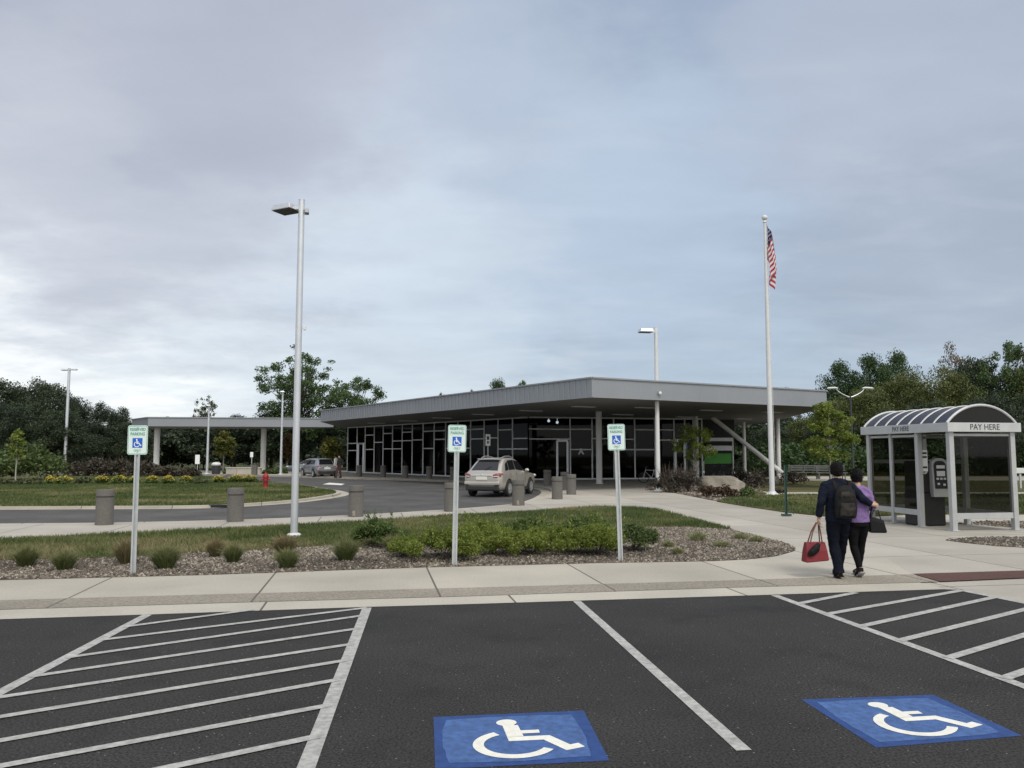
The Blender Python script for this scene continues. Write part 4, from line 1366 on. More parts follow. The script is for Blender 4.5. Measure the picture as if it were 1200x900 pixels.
# vault
rise = 0.43; half = SW / 2 + 0.10
Rv = (half * half + rise * rise) / (2 * rise); a0 = math.asin(half / Rv)
def arc(y, r=0.0, n=18):
    return [(SW / 2 + (Rv + r) * math.sin(-a0 + 2 * a0 * k / n), y, SH + 0.22 + rise - Rv + (Rv + r) * math.cos(-a0 + 2 * a0 * k / n)) for k in range(n + 1)]
for k in range(8):
    y = -0.06 + (SL + 0.12) * k / 7
    b = MB(); b.tube(arc(y), (0.022, 0.03) if 0 < k < 7 else 0.034, 8); b.build('rib', M['shgrey'], sh, smooth=50)
M['vault'] = mat('smoked_vault', (0.038, 0.042, 0.06), 0.4, var=0.05, scale=1.5, spec=0.25)
M['gable'] = mat('smoked_gable', (0.018, 0.018, 0.018), 0.5, var=0.05, scale=1.5, spec=0.2)
b = MB(); A0, A1 = arc(-0.05, -0.012), arc(SL + 0.05, -0.012)
vsx = A0 + A1; nn = len(A0)
b.add(vsx, [(i, i + 1, nn + i + 1, nn + i) for i in range(nn - 1)]); b.build('vault_panel', M['vault'], sh, smooth=60)
for y in (-0.065, SL + 0.065):
    A = arc(y, -0.02); b = MB(); b.add(A, [tuple(range(len(A)))]); b.build('gable_panel', M['gable'], sh)
def pane(x0, y0, x1, y1, z0=0.42, z1=SH - 0.1, tr=True):
    d = Vector((x1 - x0, y1 - y0)); ln = d.length; d.normalize()
    b = MB()
    s0, s1 = Vector((x0, y0)) + d * PW * .5, Vector((x1, y1)) - d * PW * .5
    b.bar((s0.x, s0.y, z0 - 0.07), (s1.x, s1.y, z0 - 0.07), 0.07, 0.14); b.bar((s0.x, s0.y, z1 + 0.03), (s1.x, s1.y, z1 + 0.03), 0.06, 0.06)
    fr = b.build('glazing_frame', M['shpost'], sh, bevel=0.004)
    b = MB(); b.add([(s0.x, s0.y, z0), (s1.x, s1.y, z0), (s1.x, s1.y, z1), (s0.x, s0.y, z1)], [(0, 1, 2, 3)]); b.build('glass_pane', M['shglass'], fr)
pane(0, 0, SW, 0); pane(0, L1, 0, L2); pane(0, L2, 0, SL); pane(SW, 0, SW, SL / 2); pane(SW, SL / 2, SW, SL); pane(0, SL, SW, SL)
b = MB(); b.bar((SW - 0.02, SL / 2 + 0.1, 1.62), (SW - 0.02, SL - 0.1, 1.62), 0.05, 0.1); b.bar((0.1, SL - 0.02, 1.62), (SW - 0.1, SL - 0.02, 1.62), 0.05, 0.1); b.build('cross_rail', M['shpost'], sh)
text_obj('lettering', 'PAY HERE', 0.20, M['letter'], sh, (SW / 2, -0.163, SH + 0.11), (R(90), 0, 0), ext=0.002, sx=0.92)
text_obj('lettering', 'PAY HERE', 0.17, M['letter'], sh, (-0.163, SL * 0.5, SH + 0.11), (R(90), 0, R(-90)), ext=0.002, sx=0.92)
# pay machine and notice card inside
pm = thing('pay_machine', 'dark pay machine with a pale round topped control panel inside the shelter', 'pay machine', sh.matrix_basis @ Vector((0.42, L1 + 0.42, 0)), sh.rotation_euler.z)
M['machine'] = mat('machine_black', (0.014, 0.014, 0.016), 0.5, var=0.1)
mbx = MB(); mbx.box((0, 0.0, 0.42), (0.74, 0.62, 0.84)); mbx.box((0.0, 0.0, 1.24), (0.72, 0.56, 0.82)); mbx.build('cabinet', M['machine'], pm, bevel=0.04, bseg=3)
def arch_outline(w_, h_, r_, n=8):
    pts = [(-w_ / 2, 0), (w_ / 2, 0)]
    for k in range(n + 1):
        a_ = R(90 * k / n); pts.append((w_ / 2 - r_ + r_ * math.cos(a_), h_ - r_ + r_ * math.sin(a_)))
    for k in range(n + 1):
        a_ = R(90 + 90 * k / n); pts.append((-w_ / 2 + r_ + r_ * math.cos(a_), h_ - r_ + r_ * math.sin(a_)))
    return pts
def arch_plate(name, w_, h_, r_, y0, y1, z0, x0, m, par, lean=0.0):
    o_ = arch_outline(w_, h_, r_); n_o = len(o_); q = MB()
    q.add([(x0 + x, y0 + lean * z, z0 + z) for x, z in o_] + [(x0 + x, y1 + lean * z, z0 + z) for x, z in o_], [tuple(range(n_o)), tuple(range(2 * n_o - 1, n_o - 1, -1))] + [(i, n_o + i, n_o + (i + 1) % n_o, (i + 1) % n_o) for i in range(n_o)])
    return q.build(name, m, par)
cpn = arch_plate('control_panel', 0.44, 0.98, 0.17, -0.43, -0.27, 0.74, 0.18, M['shpost'], pm, 0.05)
arch_plate('panel_recess', 0.34, 0.70, 0.13, -0.437, -0.41, 0.95, 0.18, M['machine'], cpn, 0.05)
mbx = MB()
for z_, h_ in ((1.50, .08), (1.33, .13)): mbx.box((0.18, -0.425, z_), (0.22, 0.03, h_))
mbx.build('screen', M['mull'], cpn)
for x_, z_ in ((0.08, 1.20), (0.18, 1.20), (0.28, 1.20), (0.1, 1.07), (0.26, 1.05)):
    mbx = MB(); mbx.box((x_, -0.43, z_), (0.06, 0.03, 0.05)); mbx.build('button', M['white'], cpn)
mbx = MB(); mbx.cyl((-0.17, -0.282, 1.40), (-0.17, -0.288, 1.40), 0.085, n=24); rd = mbx.build('roundel', M['mull'], pm, smooth=30)
text_obj('letter', 'P', 0.15, M['letter'], rd, (-0.17, -0.292, 1.40), (R(90), 0, 0), ext=0.001, bold=0.006)
nb = thing('notice_board', 'white notice card fixed to the middle shelter post beside the pay machine', 'notice', sh.matrix_basis @ Vector((0.155, L1 + 0.02, 1.41)), sh.rotation_euler.z)
mbx = MB(); mbx.box((0, 0, 0.25), (0.19, 0.03, 0.54)); cardo = mbx.build('card', M['signwhite'], nb)
for z_ in (0.44, 0.34, 0.08):
    mbx = MB(); mbx.box((0, -0.02, z_), (0.14, 0.012, 0.045)); mbx.build('printed_band', M['letter'], cardo)

# ------------------------------------------------------------------ benches, rail on the right
M['benchm'] = mat('bench_metal', (0.10, 0.103, 0.10), 0.6, var=0.06)
def bench(u, v, D, label, Lb, rz=0.0):
    p = W(u, v, D)
    t = thing('park_bench', label, 'bench', (p.x, D, 0.02), rz)
    b = MB(); b.box((0, 0, 0.44), (Lb, 0.42, 0.05)); b.build('seat', M['benchm'], t, bevel=0.008)
    b = MB()
    for z in (0.62, 0.78, 0.92): b.box((0, 0.24, z), (Lb, 0.03, 0.1))
    b.build('backrest', M['benchm'], t)
    for x in (-Lb * .42, 0, Lb * .42):
        b = MB(); b.box((x, -0.15, 0.21), (0.06, 0.06, 0.42)); b.box((x, 0.22, 0.46), (0.06, 0.05, 0.92)); b.box((x, 0.03, 0.38), (0.05, 0.4, 0.05)); b.build('leg', M['benchm'], t)
bench(944, 560, 58, 'grey slatted bench behind the right lawn, just right of the flagpole', 2.3)
bench(974, 561, 57, 'grey slatted bench partly behind the small tree trunk on the right', 2.3, 0.1)
p = W(1196, 552, 42)
t = thing('guard_rail', 'pale horizontal guard rail at the right edge, beyond the pay shelter', 'guard rail', (p.x, 42, 0.02), 0.05)
b = MB(); b.box((3.2, 0, 0.92), (7.0, 0.06, 0.28)); b.build('rail_beam', M['white'], t, bevel=0.02)
for k in range(4):
    b = MB(); b.box((k * 2.1, 0.06, 0.5), (0.1, 0.06, 1.0)); b.build('rail_post', M['galv'], t)

# ------------------------------------------------------------------ boulders and a loose yellow stone
def rock(u, v, D, size, label, seed, name='boulder', m=None):
    p = W(u, v, D)
    t = thing(name, label, 'boulder' if name == 'boulder' else 'stone', (p.x, D, 0.0))
    bm = bmesh.new(); bmesh.ops.create_icosphere(bm, subdivisions=4, radius=1)
    rr = np.random.default_rng(seed); cuts = []
    for k in range(16):
        d = rr.normal(size=3); d /= np.linalg.norm(d); cuts.append((Vector(d), rr.uniform(0.62, 0.95)))
    for vtx in bm.verts:
        c = vtx.co.normalized(); r = 1.0
        c = Vector([math.copysign(abs(q_) ** 0.62, q_) for q_ in c]); c = c / max(1.0, c.length * 0.86); base_c = c
        for d, h in cuts:
            q = c.normalized().dot(d)
            if q > h: r = min(r, h / q)
        if c.z > 0: r = min(r, 0.80 / max(c.z, 0.3))
        c = c * r
        vtx.co = Vector((c.x * size[0], c.y * size[1], c.z * size[2] + size[2] * 0.30))
    me = bpy.data.meshes.new('rock_body'); bm.to_mesh(me); bm.free()
    me.polygons.foreach_set('use_smooth', [True] * len(me.polygons)); me.set_sharp_from_angle(angle=R(20))
    me.materials.append(m or M['stone'])
    o = bpy.data.objects.new('rock_body', me); COL.objects.link(o); o.parent = t
rock(846, 578, 39, (1.10, 0.75, 0.68), 'large tan boulder in the mulch bed in front of the columns', 3)
rock(898, 566, 48, (0.8, 0.6, 0.40), 'low flat grey boulder half hidden by twiggy shrubs left of the flagpole', 5)
M['yellowstone'] = mat('yellow_stone', (0.55, 0.36, 0.10), 0.8, var=0.1)
rock(487, 643, 15.2, (0.055, 0.05, 0.05), 'small orange yellow stone on the gravel left of the lime bushes', 8, 'yellow_stone', M['yellowstone'])
# ------------------------------------------------------------------ cars
M['carglass'] = mat('car_glass', (0.012, 0.013, 0.016), 0.06, var=0.02, spec=0.6)
M['champagne'] = mat('champagne_paint', (0.45, 0.425, 0.385), 0.3, 0.45, var=0.015, coat=0.6)
M['silver'] = mat('slate_grey_paint', (0.27, 0.285, 0.315), 0.3, 0.45, var=0.015, coat=0.6)
M['greycar'] = mat('pale_grey_paint', (0.24, 0.25, 0.25), 0.3, 0.4, var=0.015, coat=0.6)
M['trim'] = mat('black_trim', (0.022, 0.022, 0.024), 0.6, var=0.05)
M['tyre'] = mat('tyre', (0.018, 0.018, 0.019), 0.85, var=0.08, scale=20)
M['rim'] = mat('alloy_rim', (0.62, 0.63, 0.65), 0.3, 0.7, var=0.02)
M['tail'] = mat('tail_lamp_red', (0.21, 0.05, 0.05), 0.15, var=0.04)
M['tailclear'] = mat('tail_lamp_clear', (0.62, 0.60, 0.60), 0.12, var=0.02)
M['plate'] = mat('number_plate', (0.70, 0.69, 0.62), 0.5, var=0.03)

def make_car(name, label, loc, heading, paint, Lc, Wc, Hc, suv, group):
    """local: +y forward, x to the right; origin on the ground in the middle"""
    t = thing(name, label, 'car', loc, heading, group)
    hw = Wc / 2
    belt = Hc * 0.60
    # stations: y from tail, bottom z, half width low, half width belt, z belt, z top, half width top
    r0 = -Lc / 2
    def st(y, zb, ws, wb, zbelt, zt, wt): return (r0 + y, zb, ws, wb, zbelt, zt, wt)
    if suv:
        S_ = [st(0.00, .45, .72, .74, belt * .86, belt * .90, .70), st(0.06, .34, .86, .87, belt * .93, belt * .97, .78), st(0.20, .27, .92, .935, belt, belt * 1.035, .80),
              st(0.30, .25, .95, .95, belt, belt * 1.10, .79), st(0.92, .24, .955, .955, belt, Hc * .955, .64), st(1.3, .24, .955, .96, belt, Hc * .992, .655), st(1.9, .24, .955, .96, belt, Hc, .67),
              st(2.5, .24, .955, .96, belt, Hc * .975, .66), st(3.28, .24, .955, .955, belt, belt * 1.06, .76), st(3.45, .25, .95, .95, belt * .985, belt * 1.015, .82), st(4.2, .26, .93, .93, belt * .93, belt * .965, .80),
              st(4.55, .28, .86, .86, belt * .84, belt * .88, .74), st(4.7, .34, .72, .72, belt * .74, belt * .78, .62)]
        sc_ = Lc / 4.7
    else:
        S_ = [st(0.00, .45, .72, .74, belt * .86, belt * .90, .66), st(0.06, .33, .86, .87, belt * .93, belt * .97, .76), st(0.16, .25, .92, .935, belt * .99, belt * 1.03, .80),
              st(0.25, .23, .95, .95, belt, belt * 1.10, .79), st(0.62, .22, .955, .955, belt, Hc * .955, .64), st(1.0, .22, .955, .96, belt, Hc * .99, .655), st(1.75, .22, .955, .96, belt, Hc, .66),
              st(2.3, .22, .955, .96, belt, Hc * .97, .65), st(3.1, .22, .955, .955, belt * .98, belt * 1.05, .76), st(3.25, .22, .95, .95, belt * .965, belt * 1.0, .80), st(3.85, .23, .92, .92, belt * .88, belt * .92, .78),
              st(4.1, .26, .86, .86, belt * .80, belt * .84, .70), st(4.22, .34, .70, .70, belt * .72, belt * .76, .6)]
        sc_ = Lc / 4.22
    ST = []
    for y, zb, ws, wb, zbe, zt, wt in S_:
        ST.append((r0 + (y - r0) * sc_, zb, ws * hw, wb * hw, zbe, zt, wt * hw))
    def ring(s):
        y, zb, ws, wb, zbe, zt, wt = s
        zm = zb + (zbe - zb) * 0.5
        half = [(0, zb), (ws * .80, zb), (ws * .97, zb + .07), (max(ws, wb) * 1.0, zm - .04), (max(ws, wb) * 1.005, zm + .12), (wb * .985, zbe - .03), (wb * .955, zbe + .005),
                (wt * 1.06, zt - .075), (wt * .98, zt - .022), (wt * .72, zt), (0, zt + .008)]
        return [(x, y, z) for x, z in half] + [(-x, y, z) for x, z in half[-2:0:-1]]
    rings = [ring(s) for s in ST]
    n = len(rings[0])
    b = MB()
    vs1 = [p for r in rings for p in r]
    fs = []
    for i in range(len(rings) - 1):
        for k in range(n):
            k2 = (k + 1) % n
            fs.append((i * n + k, i * n + k2, (i + 1) * n + k2, (i + 1) * n + k))
    fs.append(tuple(range(n - 1, -1, -1))); fs.append(tuple((len(rings) - 1) * n + k for k in range(n)))
    b.add(vs1, fs)
    ob = b.build('body', paint, None)
    wr = 0.37 if suv else 0.325
    ya, yf = r0 + 0.205 * Lc, r0 + (0.205 + 0.578) * Lc
    cut = MB()
    for yy in (ya, yf):
        for s in (-1, 1):
            cut.cyl((s * (hw - 0.26), yy, wr), (s * (hw + 0.1), yy, wr), wr + 0.065, n=28)
    co = cut.build('cutter', paint, None)
    ss = ob.modifiers.new('s', 'SUBSURF'); ss.levels = 2; ss.render_levels = 2
    for ed in ob.data.edges: pass
    bo = ob.modifiers.new('b', 'BOOLEAN'); bo.object = co; bo.operation = 'DIFFERENCE'; bo.solver = 'EXACT'
    me = eval_mesh(ob, 'body')
    bpy.data.objects.remove(ob); bpy.data.objects.remove(co)
    me.polygons.foreach_set('use_smooth', [True] * len(me.polygons)); me.set_sharp_from_angle(angle=R(38))
    body = bpy.data.objects.new('body', me); COL.objects.link(body); body.parent = t
    def surf(i, k, side=1):
        """point on ring i at profile index k (float allowed on i)"""
        i0 = min(int(i), len(rings) - 2); f = i - i0
        k0 = min(int(k), 9); g = k - k0
        A = Vector(rings[i0][k0]).lerp(Vector(rings[i0][k0 + 1]), g); B = Vector(rings[i0 + 1][k0]).lerp(Vector(rings[i0 + 1][k0 + 1]), g)
        p = A.lerp(B, f)
        return Vector((p.x * side, p.y, p.z))
    def patch(name_, quads, m, par, off, side=1):
        q = MB()
        for pts in quads:
            P = [surf(i, k, side) for i, k in pts]
            nn = (P[1] - P[0]).cross(P[3] - P[0])
            if nn.length < 1e-9: nn = (P[2] - P[1]).cross(P[0] - P[2])
            nn.normalize()
            c = sum(P, Vector()) / len(P)
            if nn.dot(c - Vector((0, c.y * 0.8, Hc * .5))) < 0: nn = -nn
            q.add([p + nn * off for p in P], [tuple(range(len(P)))])
        return q.build(name_, m, par)
    for s in (-1, 1):
        patch('side_window', [[(4.55, 6.22), (5.92, 6.22), (5.92, 6.93), (4.80, 6.93)]], M['carglass'], t, 0.008, s)
        patch('side_window', [[(6.03, 6.22), (7.72, 6.22), (7.10, 6.93), (6.03, 6.93)]], M['carglass'], t, 0.008, s)
        if suv:
            patch('quarter_window', [[(3.62, 6.25), (4.46, 6.25), (4.66, 6.88), (4.02, 6.75)]], M['carglass'], t, 0.008, s)
    # rear screen, built over the sloping tail
    def rear(x, f, off=0.012):
        A, B = rings[3], rings[4]
        p = Vector((x * A[9][0] * 1.18, A[9][1], A[9][2])).lerp(Vector((x * B[9][0] * 1.18, B[9][1], B[9][2])), f)
        return p + Vector((0, -off, off))
    q = MB(); q.add([rear(-.98, .04), rear(.98, .04), rear(.90, .90), rear(-.90, .90)], [(0, 1, 2, 3)]); q.build('rear_window', M['carglass'], t)
    q = MB(); A = Vector(rings[4][10]); q.box((0, A.y - 0.05, A.z + 0.0), (2 * rings[4][9][0] * 1.25, 0.22, 0.035)); q.build('spoiler', paint, t, bevel=0.012)
    def fr(x, f):
        A, B = rings[7], rings[8]
        return Vector((x * A[9][0] * 1.2, A[9][1], A[9][2])).lerp(Vector((x * B[9][0] * 1.1, B[9][1], B[9][2])), f) + Vector((0, .012, .012))
    q = MB(); q.add([fr(-.95, .10), fr(.95, .10), fr(.98, .93), fr(-.98, .93)], [(0, 1, 2, 3)]); q.build('windscreen', M['carglass'], t)
    # lower rear trim, bumper line, plate, tail lamps
    yb = rings[0][0][1]
    q = MB(); q.box((0, yb + 0.10, 0.40), (1.62 * hw, 0.22, 0.19)); q.build('lower_bumper', M['trim'], t, bevel=0.04)
    q = MB(); q.box((0, yb + 0.085, 0.60), (1.74 * hw, 0.24, 0.19)); q.build('rear_bumper', paint, t, bevel=0.06, bseg=3)
    q = MB(); q.box((0, yb - 0.012, belt * .80), (0.52, 0.03, 0.15)); q.build('number_plate', M['plate'], t, bevel=0.006)
    q = MB(); q.box((0, yb + 0.0, belt * .80 + 0.11), (0.95, 0.05, 0.035)); q.build('chrome_strip', M['rim'], t, bevel=0.01)
    q = MB(); q.tube([(-.5 * hw, yb + .012, belt * .66), (.5 * hw, yb + .012, belt * .66)], .006, 4); q.tube([(-.70 * hw, yb + .055, belt * .78), (-.5 * hw, yb + .012, belt * .66)], .006, 4); q.tube([(.70 * hw, yb + .055, belt * .78), (.5 * hw, yb + .012, belt * .66)], .006, 4); q.build('tailgate_gap', M['trim'], t)
    q = MB(); q.sphere((0, yb - .012, belt * .935), (.07, .012, .045), 14, 8); q.build('emblem', M['rim'], t, smooth=60)
    q = MB(); wa, wb2 = rear(0.0, .06, .03), rear(.42, .34, .03); q.tube([wa, wb2], .012, 6); q.build('rear_wiper', M['trim'], t)
    for s in (-1, 1):
        q = MB(); q.tube([(s * hw * .56, yb + .012, belt * .895), (s * hw * .70, yb + .03, belt * .90), (s * hw * .84, yb + .11, belt * .925), (s * hw * .915, yb + .30, belt * .965)], [(.03, .06), (.045, .10), (.045, .10), (.02, .04)], 12); tl = q.build('tail_lamp', M['tail'], t, smooth=50)
        q = MB(); q.tube([(s * hw * .58, yb - .008, belt * .87), (s * hw * .72, yb + .012, belt * .872), (s * hw * .83, yb + .075, belt * .885)], [(.022, .02), (.034, .03), (.02, .02)], 10); q.build('lamp_lens', M['tailclear'], tl, smooth=50)
        q = MB(); q.box((s * hw * .74, yb - 0.02, 0.545), (0.2, 0.03, 0.06)); q.build('reflector', M['tail' if not suv else 'trim'], t, bevel=0.01)
        q = MB(); q.sphere((0, 0, 0), (0.11, 0.07, 0.085), 12, 8); mr = q.build('wing_mirror', paint, t, smooth=60)
        mp = surf(7.75, 6.3, s); mr.location = (mp.x + s * 0.11, mp.y + 0.02, mp.z + 0.05)
        # wheels
        for yy in (ya, yf):
            q = MB(); cx_ = s * (hw - 0.115)
            pr = [(wr * .60, -.105), (wr * .93, -.11), (wr, -.08), (wr, .08), (wr * .93, .11), (wr * .60, .105)]
            qq = MB(); qq.lathe(pr, n=30, caps=False); qq.lathe([(wr * .62, -.06), (wr * .3, -.05), (.01, -.05)], n=30, caps=False)
            qq.v = [(z, x, y) for x, y, z in qq.v]
            wh = qq.build('wheel', M['tyre'], t, smooth=40); wh.location = (cx_, yy, wr)
            qq = MB()
            qq.lathe([(0.0, .05), (wr * .16, .088), (wr * .2, .06)], n=16)
            qq.lathe([(wr * .56, .03), (wr * .565, .10), (wr * .62, .108), (wr * .66, .10)], n=28, caps=False)
            for k in range(7):
                a = 2 * math.pi * k / 7
                qq.bar((math.cos(a) * wr * .1, math.sin(a) * wr * .1, .072), (math.cos(a) * wr * .6, math.sin(a) * wr * .6, .085), 0.06, 0.035)
            qq.v = [(s * z, x, y) for x, y, z in qq.v]
            qq.build('rim', M['rim'], wh, smooth=40)
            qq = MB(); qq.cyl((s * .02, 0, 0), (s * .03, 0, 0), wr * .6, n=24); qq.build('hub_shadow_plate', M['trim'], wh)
        for i_, k_ in ((5.3, 5.6), (6.9, 5.6)):
            hp = surf(i_, k_, s); q = MB(); q.box((hp.x + s * .012, hp.y, hp.z - .05), (0.04, 0.2, 0.035)); q.build('door_handle', M['rim'] if suv else paint, t, bevel=0.01)
        # door shut lines and sill trim
        q = MB()
        for i_ in (4.62, 5.98, 7.6):
            pts = [surf(i_, k_, s) + Vector((s * 0.002, 0, 0)) for k_ in (2.2, 3, 4, 5, 6)]
            q.tube(pts, 0.006, 4)
        q.build('door_gap', M['trim'], t)
        q = MB(); q.box((s * hw * .962, (ya + yf) / 2, 0.30), (0.05, yf - ya - 2 * wr - .12, 0.13)); q.build('sill', M['trim'], t, bevel=0.02)
        if suv:
            q = MB(); pts = [Vector((s * rings[4][9][0] * 1.05, rings[4][0][1] + .12, Hc * .975))] + [Vector((s * rings[5][9][0] * 1.1, rings[5][0][1] + .1, Hc + .045)), Vector((s * rings[6][9][0] * 1.1, rings[6][0][1], Hc + .055)), Vector((s * rings[7][9][0] * 1.05, rings[7][0][1], Hc * .985))]
            q.tube(pts, 0.022, 8); q.build('roof_rail', M['rim'], t, smooth=50)
        q = MB(); fp = surf(11.0, 5.4, s); q.sphere((fp.x - s * .04, fp.y, fp.z), (0.10, 0.22, 0.07), 12, 8); q.build('headlight', M['tailclear'], t, smooth=60)
    return t
pw = G(596.5, 582, ZD); pw2 = G(552, 583.6, ZD)
hdg = -R(21)
ax = Vector((math.cos(hdg), math.sin(hdg), 0)); fw = Vector((-math.sin(hdg), math.cos(hdg), 0))
Lc, Wc = 4.85, 1.93
c0 = pw - ax * (Wc / 2 - 0.06) + fw * (Lc * (0.5 - 0.205))
make_car('parked_car', 'champagne coloured car with roof rails parked at the kerb end of the drive', (c0.x, c0.y, ZD), hdg, M['champagne'], Lc, Wc, 1.74, True, 'cars on the drive')
pw = G(367.5, 559.5, ZD)
hdg = R(33)
ax = Vector((math.cos(hdg), math.sin(hdg), 0)); fw = Vector((-math.sin(hdg), math.cos(hdg), 0))
Lc, Wc = 4.4, 1.80
c0 = pw + ax * (Wc / 2 - 0.1) + fw * (Lc * (0.5 - 0.205))
make_car('parked_car', 'slate grey hatchback by the left end of the station, beside the dark dressed person', (c0.x, c0.y, ZD), hdg, M['silver'], Lc, Wc, 1.52, False, 'cars on the drive')
p = G(335, 558, ZD)
make_car('parked_car', 'pale grey car mostly hidden behind the tall grey lamp post', (p.x + 0.5, p.y + 6.5, ZD), R(70), M['greycar'], 4.4, 1.8, 1.48, False, 'cars on the drive')

# ------------------------------------------------------------------ people
M['skin'] = mat('skin', (0.46, 0.29, 0.21), 0.55, var=0.04, scale=12)
M['hair'] = mat('dark_hair', (0.010, 0.009, 0.009), 0.55, var=0.2, scale=60, bump=0.8, bscale=110)
M['navy'] = mat('navy_jacket', (0.009, 0.012, 0.023), 0.85, var=0.12, scale=14, bump=0.5, bscale=16)
M['navytr'] = mat('navy_trousers', (0.006, 0.0075, 0.014), 0.85, var=0.12, scale=14, bump=0.5, bscale=14)
M['purple'] = mat('purple_knit', (0.21, 0.14, 0.31), 0.9, var=0.08, scale=20, bump=0.5, bscale=22)
M['blacktr'] = mat('black_leggings', (0.006, 0.006, 0.007), 0.8, var=0.1, scale=14, bump=0.3, bscale=18)
M['shoe'] = mat('black_shoe', (0.014, 0.013, 0.013), 0.6, var=0.1)
M['sole'] = mat('pale_sole', (0.32, 0.31, 0.30), 0.8, var=0.05)
M['bagred'] = mat('red_bag', (0.175, 0.009, 0.016), 0.6, var=0.06, scale=6, bump=0.2, bscale=12)
M['strap'] = mat('tan_strap', (0.13, 0.055, 0.04), 0.6, var=0.08)
M['pack'] = mat('backpack_fabric', (0.016, 0.016, 0.017), 0.85, var=0.2, scale=12, bump=0.4, bscale=30)
M['packpatch'] = mat('backpack_panel', (0.034, 0.031, 0.028), 0.8, var=0.35, scale=14)
M['bagblack'] = mat('black_bag', (0.012, 0.012, 0.013), 0.5, var=0.1)

def hand(b, wrist, d, up, sgn, ln=0.17, curl=0.5):
    """palm, four unequal curled fingers and a thumb; d points along the fingers, up is the back of the hand"""
    wrist, d, up = Vector(wrist), Vector(d).normalized(), Vector(up)
    up = (up - d * up.dot(d)).normalized(); sd_ = d.cross(up).normalized() * sgn

    pl = MB()
    for k, (f, wx, th) in enumerate(((0, .026, .02), (.25, .036, .017), (.54, .038, .013))):
        pass
    b.tube([wrist - d * .02, wrist + d * ln * .2, wrist + d * ln * .54], [.023, .026, .024], 10)
    for k, (off, fl) in enumerate(((.027, .90), (.009, 1.0), (-.009, .94), (-.026, .78))):
        p0_ = wrist + d * ln * .46 + sd_ * off
        p1_ = wrist + d * ln * .54 + sd_ * off
        L_ = ln * .46 * fl
        a1, a2, a3 = curl * .5, curl * 1.1, curl * 1.6
        pts = [p0_, p1_]; cur = p1_
        for a, sgm in ((a1, .42), (a2, .33), (a3, .25)):
            dd = d * math.cos(a) - up * math.sin(a); cur = cur + dd * L_ * sgm; pts.append(cur)
        b.tube(pts, [.0095, .0095, .009, .008, .0065], 8)
    tb = wrist + d * ln * .14 + sd_ * .02
    b.tube([tb, tb + sd_ * .022 + d * .025, tb + sd_ * .032 + d * .055 - up * .012, tb + sd_ * .030 + d * .078 - up * .02], [.014, .012, .010, .007], 8)

def head_mesh(b, c, h, turn=0.0, tilt=0.0):
    """head with face on +y; c = chin-level centre, h = head height"""
    k = h / 0.225
    rot = Euler((tilt, 0, turn)).to_matrix()
    pts = []
    prof = [(-.00, .030, .040, .030), (.018, .046, .060, .022), (.05, .058, .078, .012), (.085, .066, .088, .004), (.12, .071, .094, -.004), (.155, .071, .094, -.008), (.185, .062, .084, -.012), (.21, .042, .056, -.012), (.222, .018, .024, -.012)]
    q = MB(); n = 20; vs_, fs_ = [], []
    for z, rx, ry, oy in prof:
        for j in range(n):
            a = 2 * math.pi * j / n
            vs_.append((rx * math.cos(a), oy + ry * math.sin(a), z))
    for i in range(len(prof) - 1):
        for j in range(n):
            j2 = (j + 1) % n; fs_.append((i * n + j, i * n + j2, (i + 1) * n + j2, (i + 1) * n + j))
    fs_.append(tuple(range(n - 1, -1, -1))); fs_.append(tuple((len(prof) - 1) * n + j for j in range(n)))
    q.add(vs_, fs_)
    q.tube([(0, .088, .118), (0, .104, .095), (0, .112, .078), (0, .098, .070)], [.008, .012, .016, .010], 8)      # nose
    q.tube([(-.026, .080, .045), (0, .090, .046), (.026, .080, .045)], [.007, .009, .007], 6)                      # lips
    for s in (-1, 1):
        q.sphere((s * .074, -.008, .095), (.010, .022, .032), 8, 6)                                                 # ears
        q.tube([(s * .012, .092, .128), (s * .045, .082, .130)], [.007, .006], 6)                                   # brow
    V = [rot @ (Vector(v) * k) + Vector(c) for v in q.v]
    b.add(V, q.f)
    return rot, k

